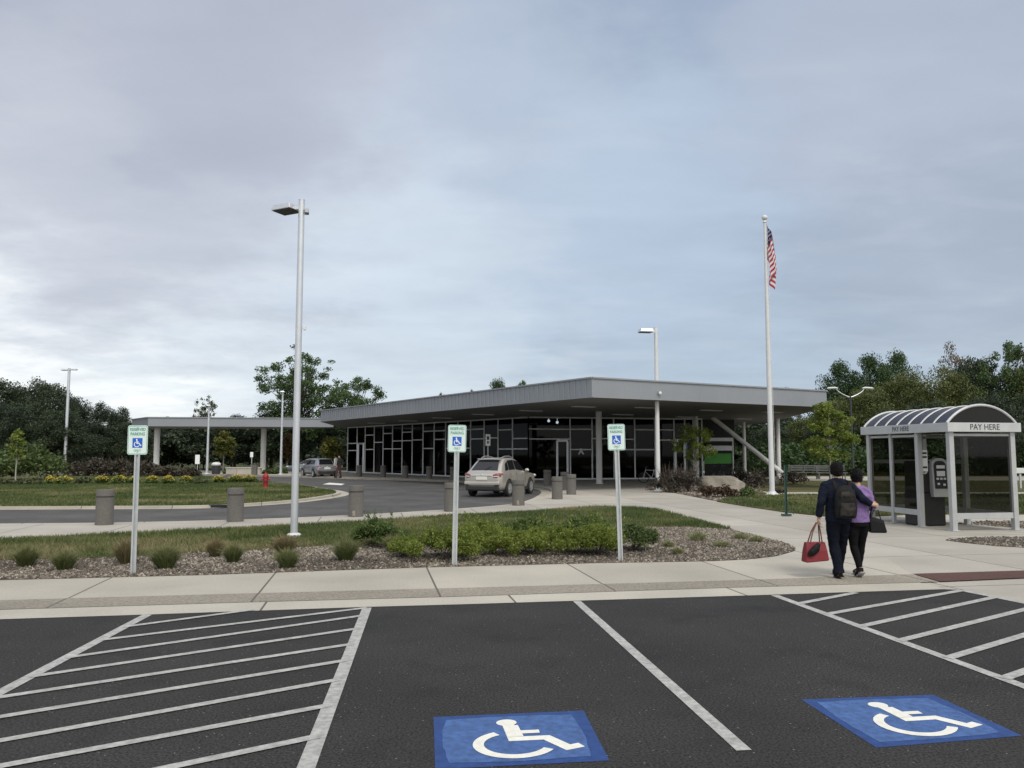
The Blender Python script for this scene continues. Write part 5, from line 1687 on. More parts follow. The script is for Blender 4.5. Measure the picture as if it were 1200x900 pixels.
for k_ in ('hair', 'navy', 'navytr', 'purple', 'blacktr', 'pack', 'packpatch', 'bagblack', 'shoe'):
    M[k_].node_tree.nodes['Principled BSDF'].inputs['Specular IOR Level'].default_value = 0.12
def person(label, loc, rz, spec):
    t = thing('person', label, 'person', loc, rz, None)
    H = spec
    b = MB()
    # one continuous body: trunk, neck, head, arms, hands, legs, feet
    for_body = b
    hipz, shz = H['hip'][2], H['neck'][2]
    ch = Vector(H['neck']); hip = Vector(H['hip'])
    sp = [hip + Vector((0, 0, -.06)), hip + Vector((0, 0, .06)), hip.lerp(ch, .42), hip.lerp(ch, .78), ch + Vector((0, 0, -.05)), ch]
    hwd = H['hipw']; swd = H['shw']
    b.tube(sp, [(hwd * .9, .09), (hwd, .105), (hwd * .86, .09), (swd * .86, .105), (swd * .72, .075), (.05, .05)], 18)
    b.tube([ch + Vector((0, -.01, -.05)), ch + Vector((0, 0, .06)), ch + Vector((0, .01, .12))], [.055, .05, .05], 12)
    hc = ch + Vector(H.get('headoff', (0, .02, .055)))
    rot, k = head_mesh(b, hc, H['headh'], H.get('turn', 0), H.get('tilt', 0))
    for sd_, arm in (('l', H['larm']), ('r', H['rarm'])):
        A = [Vector(p) for p in arm]
        b.tube([A[0], A[0].lerp(A[1], .5), A[1], A[1].lerp(A[2], .4), A[2]], [.048, .045, .037, .036, .026], 12)
        hd = H['lhand'] if sd_ == 'l' else H['rhand']
        hand(b, A[2], hd[0], hd[1], hd[2], H['headh'] * .78, hd[3])
    for leg in (H['lleg'], H['rleg']):
        A = [Vector(p) for p in leg[:3]]
        b.tube([A[0], A[0].lerp(A[1], .5), A[1], A[1].lerp(A[2], .35), A[2]], [.070, .058, .042, .040, .030], 12)
        b.tube([A[2] + Vector((0, -.04, -.03)), A[2] + Vector((0, .05, -.04)), A[2] + Vector((0, .15, -.06))], [.035, .036, .025], 10)
    fused(b, 'body', M['skin'], t, 0.008, 2)
    for s in (-1, 1):
        e = MB(); p_ = rot @ (Vector((s * .030, .086, .112)) * k) + hc; e.sphere(p_, .010, 8, 6); e.build('eye', M['signwhite'], t, smooth=60)
    # hair
    hb = MB()
    rr = random.Random(label)
    for i in range(H.get('hairn', 46)):
        a = rr.uniform(0, 2 * math.pi); z = rr.uniform(H.get('hairlow', .07), .215)
        back = math.sin(a)
        if back > .35 and z < .165: continue
        rz_ = math.sqrt(max(0.05, 1 - ((z - .12) / .125) ** 2))
        p_ = rot @ (Vector((math.cos(a) * .074 * rz_, -.008 + math.sin(a) * .095 * rz_, z)) * k) + hc
        hb.sphere(p_, rr.uniform(.014, .024) * k * H.get('hairk', 1), 8, 6)
    hb.sphere(rot @ (Vector((0, -.026, .135)) * k) + hc, (.084 * k, .090 * k, .102 * k), 16, 12)
    hb.sphere(rot @ (Vector((0, -.035, .095)) * k) + hc, (.074 * k, .072 * k, H.get('hairdown', .06) * k), 16, 12)
    hb.sphere(rot @ (Vector((0, .018, .178)) * k) + hc, (.068 * k, .078 * k, .055 * k), 14, 10)
    hr = fused(hb, 'hair', M['hair'], t, 0.008, 1)
    ns = 900; q_ = np.random.default_rng(len(label)); SV = []
    for i in range(ns):
        a = q_.random() * 6.283; el = q_.uniform(-.35, 1.5)
        d = Vector((math.cos(a) * math.cos(el), math.sin(a) * math.cos(el), math.sin(el)))
        if d.y > .45 and d.z < .45: continue
        p_ = Vector((d.x * .082, -.02 + d.y * .096, .125 + d.z * .108))
        g = Vector((d.x, d.y - .3, -.9 + d.z * .8)) + Vector(q_.normal(size=3)) * .5
        tn = (g - d * g.dot(d) * .75).normalized() * q_.uniform(.02, .042); sd2 = d.cross(tn).normalized() * .0035
        SV.append([rot @ (v * k) + hc for v in (p_ - sd2, p_ + sd2, p_ + tn + d * .006)])
    polys_mesh('hair_strands', np.array([[tuple(v) for v in f_] for f_ in SV]), M['hair'], hr)
    # trousers
    b = MB()
    b.tube([hip + Vector((0, 0, -.10)), hip + Vector((0, -.005, 0)), hip + Vector((0, 0, .11))], [(hwd * .95, .12), (hwd * 1.04, .125), (hwd * .98, .11)], 18)
    for leg, in ((H['lleg'],), (H['rleg'],)):
        A = [Vector(p) for p in leg[:3]]
        f = H['leg']
        b.tube([A[0] + Vector((0, 0, .05)), A[0].lerp(A[1], .45), A[1], A[1].lerp(A[2], .3), A[1].lerp(A[2], .8), A[2] + Vector((0, 0, H.get('cuff', .02)))], [f[0], f[1], f[2], f[3], f[4], f[5]], 14)
    fused(b, 'trousers', H['trm'], t, 0.010, 3, H.get('fold', 0.022))
    # top
    b = MB()
    hem = H['hem']
    sp = [Vector((hip.x, hip.y, hem)), hip.lerp(ch, .25), hip.lerp(ch, .5), hip.lerp(ch, .75), ch + Vector((0, -.005, -.085)), ch + Vector((0, 0, -.02)), ch + Vector((0, 0, H.get('collar', .015)))]
    tw = H['top']
    b.tube(sp, [(tw[0], .135), (tw[1], .13), (tw[2], .125), (tw[3], .135), (tw[4], .105), (tw[4] * .55, .08), (.062, .066)], 20)
    for arm, cut in ((H['larm'], H['lcut']), (H['rarm'], H['rcut'])):
        A = [Vector(p) for p in arm]; e = A[1].lerp(A[2], cut)
        sl = H['slv']
        b.sphere(A[0] + Vector((0, 0, -.015)), (sl * 1.02, sl * 1.05, sl * .98), 14, 10)
        b.tube([A[0] + Vector((0, 0, -.01)), A[0].lerp(A[1], .5), A[1], A[1].lerp(e, .5), e], [sl * 1.0, sl * .98, sl * .9, sl * .82, sl * .74], 14)
        b.sphere(A[1], sl * .9, 12, 8)
        b.tube([ch + Vector((0, -.005, -.015)), (ch + A[0]) / 2 + Vector((0, 0, .002)), A[0] + Vector((0, 0, .0))], [.062, .062, sl * .85], 12)
    fused(b, H['topname'], H['topm'], t, 0.010, 3, 0.024)
    # shoes
    for leg in (H['lleg'], H['rleg']):
        A = Vector(leg[2]); pitch = leg[3] if len(leg) > 3 else 0
        b = MB()
        rt = Euler((-pitch, 0, 0)).to_matrix()
        base = A + Vector((0, 0, -.065))
        pts = [(0, -.075, .03), (0, -.03, .045), (0, .04, .04), (0, .11, .026), (0, .165, .014)]
        b.tube([rt @ Vector(p) + base for p in pts], [(.034, .032), (.042, .05), (.044, .042), (.046, .030), (.03, .018)], 12)
        b.tube([rt @ Vector((0, -.03, .03)) + base, A + Vector((0, -.012, .03))], [.042, .043], 12)
        so_ = fused(b, 'shoe', M['shoe'], t, 0.008, 1)
        b = MB(); vs_ = [(-.036, -.10, -.020), (.036, -.10, -.020), (.044, .09, -.020), (.025, .17, -.016), (-.025, .17, -.016), (-.044, .09, -.020)]
        P_ = [rt @ Vector(p) + base for p in vs_]
        b.add([p for p in P_] + [p + Vector((0, 0, .02)) for p in P_], [tuple(range(5, -1, -1)), tuple(range(6, 12))] + [(i, (i + 1) % 6, 6 + (i + 1) % 6, 6 + i) for i in range(6)])
        b.build('sole', H.get('solem', M['shoe']), so_)
    return t

pm0 = G(985, 677.5)
man_spec = dict(neck=(0.0, 0.0, 1.42), hip=(0.0, 0.0, .90), hipw=.155, shw=.20, headh=.235, headoff=(0.0, .02, .055), turn=-.12, tilt=-.05,
    larm=[(-.19, 0, 1.37), (-.268, -.05, 1.10), (-.292, .0, .885)], rarm=[(.19, 0, 1.37), (.325, -.105, 1.17), (.455, -.11, 1.085)],
    lhand=((0.0, .12, -1), (-1, 0, 0), -1, 1.0), rhand=((.80, .45, -.12), (.2, -1, .1), -1, .35),
    lleg=[(-.085, 0, .88), (-.075, .03, .50), (-.045, -.07, .105), 0.18], rleg=[(.085, 0, .88), (.10, .16, .52), (.075, .30, .085), 0.0],
    leg=(.105, .098, .080, .078, .070, .076), cuff=-.03, hem=.83, top=(.195, .185, .19, .215, .195), slv=.066, lcut=.92, rcut=.96,
    topname='jacket', topm=M['navy'], trm=M['navytr'], hairk=1.0, hairn=110, hairdown=.088, hairlow=.04, collar=.055)
man = person('person in navy jacket and trousers carrying a red bag, arm round companion', (pm0.x, pm0.y, 0.004), -.03, man_spec)
wom_spec = dict(neck=(0.0, 0.0, 1.33), hip=(-.005, 0.0, .86), hipw=.15, shw=.165, headh=.225, headoff=(0.012, .02, .055), turn=-.45, tilt=-.04,
    larm=[(-.155, 0, 1.28), (-.17, -.02, 1.03), (-.12, .14, .93)], rarm=[(.155, 0, 1.28), (.215, -.02, 1.04), (.17, .16, 1.0)],
    lhand=((.4, 1, -.2), (0, -.2, 1), 1, .6), rhand=((-.3, 1, -.05), (0, 0, 1), -1, .8),
    lleg=[(-.078, 0, .85), (-.065, .05, .47), (-.01, -.03, .12), 0.45], rleg=[(.078, 0, .85), (.085, .13, .49), (.065, .22, .085), 0.0],
    leg=(.098, .084, .060, .060, .045, .043), cuff=.03, hem=.815, top=(.172, .16, .155, .175, .16), slv=.058, lcut=.35, rcut=.55,
    topname='sweater', topm=M['purple'], trm=M['blacktr'], hairk=1.0, hairn=110, fold=.008, hairlow=.03, hairdown=.085, solem=M['sole'])
pw0 = pm0 + Vector((.315, .05, 0))
wom = person('person with dark bobbed hair in purple top and black leggings, walking with a black handbag', (pw0.x, pw0.y, 0.004), -.03, wom_spec)

# backpack on the man's back
bp = thing('backpack', 'black patterned backpack on the back of the person in navy', 'backpack', man.location + Vector((.035, -.185, .0)), -.03)
b = MB(); b.tube([(0, 0, .895), (0, -.01, 1.0), (0, -.015, 1.15), (0, -.005, 1.28), (0, .02, 1.365)], [(.150, .075), (.165, .095), (.160, .095), (.142, .08), (.085, .045)], 20)
fused(b, 'pack_body', M['pack'], bp, .01, 3)
b = MB(); b.tube([(0, -.085, .93), (0, -.105, 1.02), (0, -.09, 1.12)], [(.115, .03), (.122, .035), (.10, .02)], 16)
fused(b, 'front_pocket', M['packpatch'], bp, .01, 2)
b = MB(); b.tube([(0, -.08, 1.16), (0, -.095, 1.22), (0, -.07, 1.28)], [(.10, .02), (.108, .022), (.08, .02)], 16); fused(b, 'top_pocket', M['packpatch'], bp, .01, 2)
for s in (-1, 1):
    b = MB(); b.tube([(s * .10, .06, 1.30), (s * .115, .12, 1.43), (s * .12, .22, 1.43), (s * .13, .30, 1.25), (s * .15, .18, 1.02), (s * .13, .06, .97)], [(.028, .012)] * 6, 8); b.build('shoulder_strap', M['pack'], bp, smooth=60)
b = MB(); b.tube([(-.04, .03, 1.36), (-.03, .02, 1.40), (.03, .02, 1.40), (.04, .03, 1.36)], .011, 8); b.build('carry_loop', M['pack'], bp, smooth=60)

# red tote
hand_pt = man.matrix_basis @ Vector((-.292, .015, .80))
tb = thing('tote_bag', 'red tote bag with tan straps held by the person in navy', 'bag', hand_pt - Vector((0.03, 0, 0)), .12)
b = MB()
vs_ = []
for z, wx, wy in ((-.56, .165, .075), (-.545, .18, .085), (-.40, .165, .07), (-.275, .15, .035)):
    for sx_, sy_ in ((-1, -1), (1, -1), (1, 1), (-1, 1)): vs_.append((sx_ * wx - .04, sy_ * wy, z + (0.012 * sx_ if z < -.5 else 0)))
fs_ = [(3, 2, 1, 0), (12, 13, 14, 15)] + [(4 * i + j, 4 * i + (j + 1) % 4, 4 * i + 4 + (j + 1) % 4, 4 * i + 4 + j) for i in range(3) for j in range(4)]
b.add(vs_, fs_); b.build('bag_body', M['bagred'], tb, bevel=0.012)
for y in (-.04, .04):
    b = MB(); b.tube([(-.13, y, -.29), (-.075, y * .6, -.12), (-.0, y * .2, .01), (.03, y * .2, .012), (.045, y * .6, -.12), (.06, y, -.29)], .010, 8); b.build('strap', M['strap'], tb, smooth=60)
b = MB(); b.tube([(-.185, -.085, -.46), (-.14, -.105, -.42), (-.07, -.105, -.36), (-.02, -.09, -.29)], [(.03, .03), (.06, .045), (.065, .045), (.03, .025)], 12)
cp_ = thing('cap', 'dark cap tucked over the front of the red tote bag', 'cap', tb.location, .12); fused(b, 'cap_body', M['bagblack'], cp_, .008, 2)
# black handbag on the woman's right hip
hbg = thing('handbag', 'black handbag hanging at the hip of the person in purple', 'bag', wom.location + Vector((.285, .03, 0)), -.1)
b = MB()
vs_ = []
for z, wx, wy in ((.655, .115, .06), (.68, .12, .065), (.82, .108, .05), (.875, .10, .035)):
    for sx_, sy_ in ((-1, -1), (1, -1), (1, 1), (-1, 1)): vs_.append((sx_ * wx + (.012 if z < .7 else 0), sy_ * wy, z - .03 * sx_ * (1 if z > .8 else 0)))
b.add(vs_, fs_); b.build('bag_body', M['bagblack'], hbg, bevel=0.015)
b = MB(); b.tube([(-.09, -.01, .89), (-.10, -.13, 1.05), (-.21, -.165, 1.19), (-.33, -.12, 1.325), (-.345, -.02, 1.372), (-.32, .09, 1.31), (-.2, .14, 1.1), (-.06, .04, .87)], [(.014, .006)] * 8, 6); b.build('strap', M['bagblack'], hbg, smooth=60)
b = MB(); b.tube([(-.07, 0, .87), (-.04, 0, .98), (.03, 0, .99), (.07, 0, .84)], .008, 6); b.build('handle', M['bagblack'], hbg, smooth=60)

# two figures far off by the hatchback
M['darktop'] = mat('black_top', (0.012, 0.012, 0.014), 0.85, var=0.1)
M['maroon'] = mat('maroon_cloth', (0.055, 0.022, 0.022), 0.85, var=0.1)
M['whitetop'] = mat('white_shirt', (0.62, 0.62, 0.60), 0.85, var=0.04)
def simple_spec(base, topm, trm):
    s_ = dict(base); s_['topm'] = topm; s_['trm'] = trm
    s_['rarm'] = [(.19, 0, 1.37), (.25, .02, 1.10), (.24, .12, .90)]; s_['rhand'] = ((0, .3, -1), (1, 0, 0), 1, .5)
    s_['topname'] = 'shirt'
    return s_
p = G(398, 559.5)
person('person in black top and maroon trousers standing beside the slate grey hatchback', (p.x, p.y, 0), 2.4, simple_spec(man_spec, M['darktop'], M['maroon']))
p = G(393.6, 558.2)
person('person in white shirt standing close behind the slate grey hatchback', (p.x, p.y, 0), 1.2, simple_spec(man_spec, M['whitetop'], M['greycar']))

# ------------------------------------------------------------------ bicycles
def bicycle(label, loc, rz, fm, group):
    t = thing('bicycle', label, 'bicycle', loc, rz, group)
    for y in (-.52, .52):
        b = MB(); pts = [(0, y + .33 * math.cos(a), .345 + .33 * math.sin(a)) for a in np.linspace(0, 2 * math.pi, 29)]
        b.tube(pts, .02, 6, caps=False); wh = b.build('wheel', M['tyre'], t, smooth=60)
        b = MB()
        for k in range(10):
            a = math.pi * k / 10; b.tube([(0, y + .31 * math.cos(a), .345 + .31 * math.sin(a)), (0, y - .31 * math.cos(a), .345 - .31 * math.sin(a))], .003, 4)
        b.cyl((-.03, y, .345), (.03, y, .345), .025, n=8); b.build('spokes', M['galv'], wh)
    b = MB()
    for a_, c_ in (((0, .38, .80), (0, -.12, .78)), ((0, .40, .70), (0, 0, .30)), ((0, 0, .30), (0, -.16, .86)), ((0, -.14, .76), (0, -.52, .345)), ((0, 0, .30), (0, -.52, .345)), ((0, .37, .86), (0, .52, .345))):
        b.tube([a_, c_], .018, 8)
    b.build('frame', fm, t, smooth=60)
    b = MB(); b.tube([(-.28, .33, .98), (-.1, .38, .98), (.1, .38, .98), (.28, .33, .98)], .014, 8); b.tube([(0, .37, .84), (0, .37, .98)], .014, 8); b.build('handlebar', M['dark'], t, smooth=60)
    b = MB(); b.tube([(0, -.30, .92), (0, -.16, .93), (0, -.02, .92)], [(.07, .03), (.06, .028), (.02, .02)], 10); b.build('saddle', M['black'], t, smooth=60)
    return t
p = G(764, 566)
bk = bicycle('dark bicycle with pale frame leaning near the glass wall, behind the white plaza lamp post', (p.x, p.y, 0.0), 1.2, M['white'], 'bicycles by the station')
for u, v, D, rz, lab in ((842, 558, 55.5, .5, 'dark bicycle parked below the green panel, behind the tan boulder'), (853, 558, 56.5, .9, 'second dark bicycle below the green panel, nearer its right edge'), (864, 558, 57, .3, 'dark bicycle parked just right of the green panel near the raking strut')):
    q = W(u, v, D); bk2 = dup(bk, (q.x, D, 0), rz, lab)
    for ch in bk2.children:
        if ch.name.startswith('frame'):
            ch.data = ch.data.copy(); ch.data.materials[0] = M['dark']
# ------------------------------------------------------------------ trees
LM = {
 'dark': leaf_mat('leaves_dark', (0.026, 0.039, 0.024), (0.044, 0.062, 0.037), (0.068, 0.090, 0.048), 0.25),
 'darkgrey': leaf_mat('leaves_greyed', (0.030, 0.044, 0.026), (0.052, 0.073, 0.040), (0.080, 0.106, 0.054), 0.25),
 'deep': leaf_mat('leaves_deep', (0.0325, 0.0625, 0.0250), (0.0575, 0.1000, 0.0375), (0.0938, 0.1438, 0.0525), 0.3),
 'oak': leaf_mat('leaves_oak', (0.0486, 0.0837, 0.0324), (0.0837, 0.1350, 0.0486), (0.1350, 0.1958, 0.0729), 0.3),
 'olive': leaf_mat('leaves_olive', (0.058, 0.080, 0.026), (0.102, 0.126, 0.040), (0.165, 0.18, 0.062), 0.3),
 'rust': leaf_mat('leaves_rust', (0.0900, 0.0744, 0.0336), (0.1560, 0.1104, 0.0576), (0.2280, 0.1500, 0.0840), 0.3),
 'young': leaf_mat('leaves_young', (0.1035, 0.1437, 0.0322), (0.1898, 0.2472, 0.0517), (0.2875, 0.3335, 0.0862), 0.45),
 'yellowish': leaf_mat('leaves_yellowish', (0.085, 0.105, 0.024), (0.15, 0.165, 0.036), (0.23, 0.21, 0.06), 0.4),
 'orange': leaf_mat('leaves_orange', (0.060, 0.045, 0.016), (0.115, 0.070, 0.024), (0.16, 0.095, 0.035), 0.3),
 'pale': leaf_mat('leaves_pale', (0.06, 0.075, 0.035), (0.10, 0.12, 0.055), (0.16, 0.18, 0.09), 0.3),
 'bush': leaf_mat('leaves_bush', (0.0504, 0.0792, 0.0264), (0.0900, 0.1296, 0.0408), (0.1440, 0.1860, 0.0660), 0.3),
 'lime': leaf_mat('leaves_lime', (0.0910, 0.1365, 0.0260), (0.1885, 0.2405, 0.0442), (0.3120, 0.3445, 0.0845), 0.42),
 'sage': leaf_mat('leaves_sage', (0.0562, 0.0975, 0.0300), (0.1025, 0.1562, 0.0450), (0.1688, 0.2188, 0.0725), 0.35),
 'purple': leaf_mat('leaves_purple', (0.038, 0.033, 0.027), (0.065, 0.055, 0.044), (0.10, 0.084, 0.066), 0.2),
 'brown': leaf_mat('leaves_brown', (0.042, 0.040, 0.026), (0.072, 0.062, 0.044), (0.105, 0.09, 0.066), 0.2),
 'maroon': leaf_mat('leaves_maroon', (0.040, 0.026, 0.016), (0.072, 0.045, 0.026), (0.105, 0.072, 0.040), 0.2),
 'flower': leaf_mat('petals_yellow', (0.40, 0.30, 0.04), (0.58, 0.46, 0.07), (0.70, 0.60, 0.16), 0.3),
 'tuft': leaf_mat('tuft_blades', (0.0810, 0.1148, 0.0405), (0.1553, 0.1823, 0.0675), (0.3240, 0.2835, 0.1485), 0.35),
 'strawtuft': leaf_mat('straw_blades', (0.1100, 0.1100, 0.0495), (0.2200, 0.1815, 0.0935), (0.3520, 0.2860, 0.1650), 0.35),
 'weed': leaf_mat('pale_weed', (0.12, 0.16, 0.045), (0.24, 0.25, 0.11), (0.40, 0.36, 0.22), 0.3),
}
def crown_clumps(r, H, Wd, base, n, spread=0.5, csize=0.17, top=0.5):
    out = []
    for i in range(n):
        for _ in range(30):
            p = np.array([r.normal(), r.normal(), r.normal()]); p /= np.linalg.norm(p)
            p *= r.random() ** spread
            z = base + (H - base) * (0.5 + 0.5 * p[2])
            f = 1.0
            if p[2] > 0: f = (1 - p[2] ** 2 * top)
            x, y = p[0] * Wd / 2 * f, p[1] * Wd / 2 * f
            if z < H: break
        cs = Wd * csize * r.uniform(0.6, 1.3)
        out.append(((x, y, min(z, H - cs * .5)), (cs, cs, cs * r.uniform(.55, .85))))
    return out
def make_tree(name, seed, H, Wd, base, nclump, nleaf, leaf, lm, bark, trunk_r, spread=0.5, csize=0.17, limbs=10, top=0.5, lean=0.0, shell=0.4):
    """tapered trunk with limbs and a crown of many small leaf faces; returns an Empty with children trunk and crown"""
    r = np.random.default_rng(seed)
    t = thing(name, 'x', 'tree')
    cl = crown_clumps(r, H, Wd, base, nclump, spread, csize, top)
    b = MB()
    tp = [(0, 0, 0), (lean * .2 + r.normal() * .04 * H * .1, r.normal() * .01 * H, H * .25), (lean * .5, r.normal() * .015 * H, H * .55), (lean * .8, 0, H * .86)]
    b.tube(tp, [trunk_r * 1.15, trunk_r * .85, trunk_r * .55, trunk_r * .12], 9)
    order = sorted(range(len(cl)), key=lambda i: r.random())[:limbs]
    for i in order:
        c = cl[i][0]; zs = max(H * .2, min(c[2] * .62, H * .7))
        f = zs / H
        s = Vector((lean * f, 0, zs)); e = Vector(c)
        mid = s.lerp(e, .5) + Vector((0, 0, .06 * (e - s).length))
        kk = min(1.0, 22 / limbs) ** .5
        b.tube([s, mid, e], [trunk_r * .42 * (1 - f * .4) * kk, trunk_r * .24 * kk, trunk_r * .06], 6)
    b.build('trunk', bark, t, smooth=60)
    C, idx = blob_points(cl, nleaf, r, shell)
    C[:, 0] += lean * np.clip(C[:, 2] / H, 0, 1)
    sz = leaf * (0.55 + 0.75 * r.random(nleaf))
    cv = r.random(len(cl))
    var = np.clip(cv[idx] * .5 + .25 + r.normal(size=nleaf) * .18, 0, 1)
    polys_mesh('crown', leaves(C, sz, r=r), lm, t, var)
    return t

used_first = set()
PROTO = {}
def plant(key, x, y, H, Wd, label, group=None, rz=None, z=-0.12):
    t, bH, bW = PROTO[key]
    s = (Wd / bW, Wd / bW, H / bH)
    rz = random.uniform(0, 6.28) if rz is None else rz
    if key not in used_first:
        used_first.add(key); o = t
        o.location = (x, y, z); o.rotation_euler = (0, 0, rz); o.scale = s; o['label'] = label
        if group: o['group'] = group
    else:
        o = dup(t, (x, y, z), rz, label, None, s)
        if group: o['group'] = group
        elif 'group' in o: del o['group']
    return o
def proto(key, *a, **k):
    t = make_tree('deciduous_tree', *a, **k); PROTO[key] = (t, a[1], a[2])
proto('dark1', 11, 10, 9, 0.6, 110, 26000, 0.125, LM['dark'], M['bark'], .22, spread=.45, csize=.15)
proto('dark2', 12, 10, 8, 0.4, 105, 26000, 0.125, LM['darkgrey'], M['bark'], .22, spread=.45, csize=.15)
proto('dark3', 13, 10, 7, 0.6, 80, 18000, 0.12, LM['dark'], M['bark'], .2, spread=.5, csize=.17, top=.7)
proto('olive1', 14, 10, 9, 0.5, 110, 26000, 0.125, LM['olive'], M['bark'], .22, spread=.45, csize=.15)
proto('green1', 15, 11, 9, 1.0, 115, 26000, 0.125, LM['deep'], M['bark'], .22, spread=.45, csize=.14)
proto('rust1', 16, 10, 7, 1.5, 80, 11000, 0.12, LM['rust'], M['bark'], .2, spread=.5, csize=.14)
proto('oak', 17, 14.6, 11.5, 3.4, 190, 24000, 0.125, LM['oak'], M['bark'], .30, spread=.42, csize=.066, limbs=80, top=.35, shell=.6)
proto('oak2', 18, 12, 9, 2.0, 140, 22000, 0.125, LM['oak'], M['bark'], .26, spread=.42, csize=.085, limbs=50, top=.35, shell=.55)
proto('airy', 19, 10, 6, 3, 80, 4200, 0.13, LM['pale'], M['bark'], .12, spread=.5, csize=.085, limbs=50, shell=.8)

GW = 'trees of the dark wood on the left'
# left wood: skyline crowns
def wood(key, u, vtop, D, wpx, label, group=None):
    p = W(u, 531, D); H = W(u, vtop, D).z + 0.15
    return plant(key, p.x, D, H, wpx / F * D, label, group)
lw = [('dark1', -60, 440, 92, 90), ('dark2', -10, 444, 90, 80), ('dark1', 30, 443.5, 94, 72), ('dark2', 56, 448, 90, 62), ('dark3', 88, 465, 96, 46), ('dark3', 117, 471, 95, 34), ('dark3', 140, 477, 96, 36), ('dark1', 8, 470, 84, 70), ('dark2', 66, 480, 85, 62), ('dark1', 110, 492, 86, 60),
      ('dark2', 150, 494, 88, 56)]
for i, (k, u, v, D, wp) in enumerate(lw):
    lab = ['dark green tree outside the left edge of the dark wood', 'tall dark tree at the far left of the dark wood, rounded crown', 'tallest rounded dark tree of the left wood', 'dark tree just left of the tall double headed lamp post', 'ragged dark crown just right of the double headed lamp post',
           'small ragged crown above the leftmost parking sign, left of two', 'small ragged crown above the leftmost parking sign, beside the canopy end', 'lower dark tree in front of the left wood, behind the broad green bush', 'lower dark tree in front of the left wood, behind the double headed lamp post', 'lower dark tree in front of the left wood, left of the parking sign', 'low dark tree touching the left end of the bus canopy'][i]
    wood(k, u, v, D, wp, lab, GW)
bc = [('dark2', 195, 489, 99, 60), ('dark1', 232, 490, 101, 60), ('dark3', 275, 486, 99, 56), ('dark2', 318, 480, 98, 60), ('dark1', 352, 492, 99, 60), ('dark2', 395, 488, 100, 62)]
for i, (k, u, v, D, wp) in enumerate(bc):
    lab = ['dark tree behind the left bay of the bus canopy', 'dark tree behind the canopy beneath the airy pale crown', 'dark tree behind the middle of the bus canopy', 'dark low crown left of the big oak trunk, above the canopy', 'dark tree directly beneath the big open oak', 'dark tree behind the left end of the station building'][i]
    wood(k, u, v, D, wp, lab, GW)
wood('airy', 239, 461, 100, 34, 'airy pale tree rising alone above the middle of the bus canopy')
wood('oak', 352, 404, 97, 116, 'big open crowned oak behind the tall grey lamp post')
wood('oak2', 418, 440, 103, 72, 'round crowned oak behind the left corner of the station roof')
for i, (u, v, wp) in enumerate(((516, 459, 22), (552, 455, 20), (583, 445, 42), (613, 444, 30))):
    wood('oak2' if i != 2 else 'green1', u, v, 125, wp, ['tiny tree top just above the middle of the station roof', 'small tree top above the roof, left of the broad one', 'broadest tree top showing above the station roof', 'ragged tree top above the roof, right of the broad one'][i])
# right woods
rw = [('dark1', 868, 498, 84, 60, 'dark tree behind the columns under the right roof overhang'), ('dark2', 905, 500, 80, 60, 'dark tree behind the flagpole under the roof overhang'), ('olive1', 945, 488, 82, 60, 'olive tree just right of the roof end behind the small young tree'), ('dark3', 925, 455, 115, 34, 'distant crown peeping over the right end of the roof'),
      ('green1', 985, 424, 92, 66, 'dark green tree behind the double armed street lamp'), ('green1', 1022, 416, 90, 66, 'tallest dark green tree between the street lamp and the shelter'), ('green1', 1058, 412, 92, 62, 'dark green crown right of the tallest one, above the shelter roof'), ('olive1', 1010, 455, 76, 84, 'broad olive tree in front of the dark green crowns'), ('olive1', 1060, 436, 78, 84, 'olive tree above the pay shelter vault'),
      ('rust1', 1124, 402, 84, 42, 'rust tinged open crown above the pay shelter gable'), ('olive1', 1108, 430, 74, 80, 'olive green tree behind the pay shelter gable'), ('dark2', 1150, 418, 78, 74, 'dark tree behind the right post of the pay shelter'), ('oak2', 1188, 398, 76, 70, 'tall green tree at the right edge of the photo'), ('olive1', 1235, 396, 74, 90, 'olive tree beyond the right edge of the photo'), ('dark2', 1290, 400, 76, 90, 'dark tree beyond the right edge of the photo'),
      ('dark1', 970, 478, 72, 60, 'dark low tree behind the small young tree on the right lawn'), ('dark2', 1090, 470, 68, 70, 'dark low tree seen through the pay shelter'), ('dark1', 1160, 460, 67, 76, 'dark low tree right of the pay shelter gable'), ('dark2', 1225, 455, 68, 80, 'dark low tree past the right edge'), ('dark1', 1040, 480, 70, 60, 'dark low tree left of the pay shelter')]
for k, u, v, D, wp, lab in rw:
    wood(k, u, v, D, wp, lab, 'trees of the woods on the right')
# undergrowth of both woods: one uncountable mass each
def mass(name, quads, n, leaf, lm, seed):
    r = np.random.default_rng(seed)
    cl = []
    for (u, vt, D) in quads:
        top = W(u, vt, D).z; x = W(u, 531, D).x
        for k in range(7):
            cl.append(((x + r.normal() * 1.8, D + r.normal() * 2.2, max(.4, top * r.uniform(.12, .92))), (2.1, 1.6, 1.0)))
    C, idx = blob_points(cl, n, r, .5)
    C[:, 2] = np.maximum(C[:, 2], -.1)
    cv = r.random(len(cl)); var = np.clip(cv[idx] * .5 + .2 + r.normal(size=n) * .16, 0, 1)
    o = polys_mesh(name, leaves(C, leaf * (.6 + .7 * r.random(n)), r=r), lm, None, var)
    return tag(o, None, None, None, 'stuff')
mass('wood_undergrowth', [(u, 478 + max(0, u) * .16, 95) for u in range(-200, 170, 22)] + [(u, 496, 101) for u in range(160, 460, 18)], 70000, .24, LM['dark'], 31)
mass('wood_undergrowth', [(u, 490, 86) for u in range(840, 990, 18)] + [(u, 470, 84) for u in range(985, 1420, 22)], 80000, .23, LM['dark'], 32)
mass('wood_undergrowth', [(u, 521, 70) for u in range(880, 1420, 20)], 30000, .17, LM['deep'], 33)

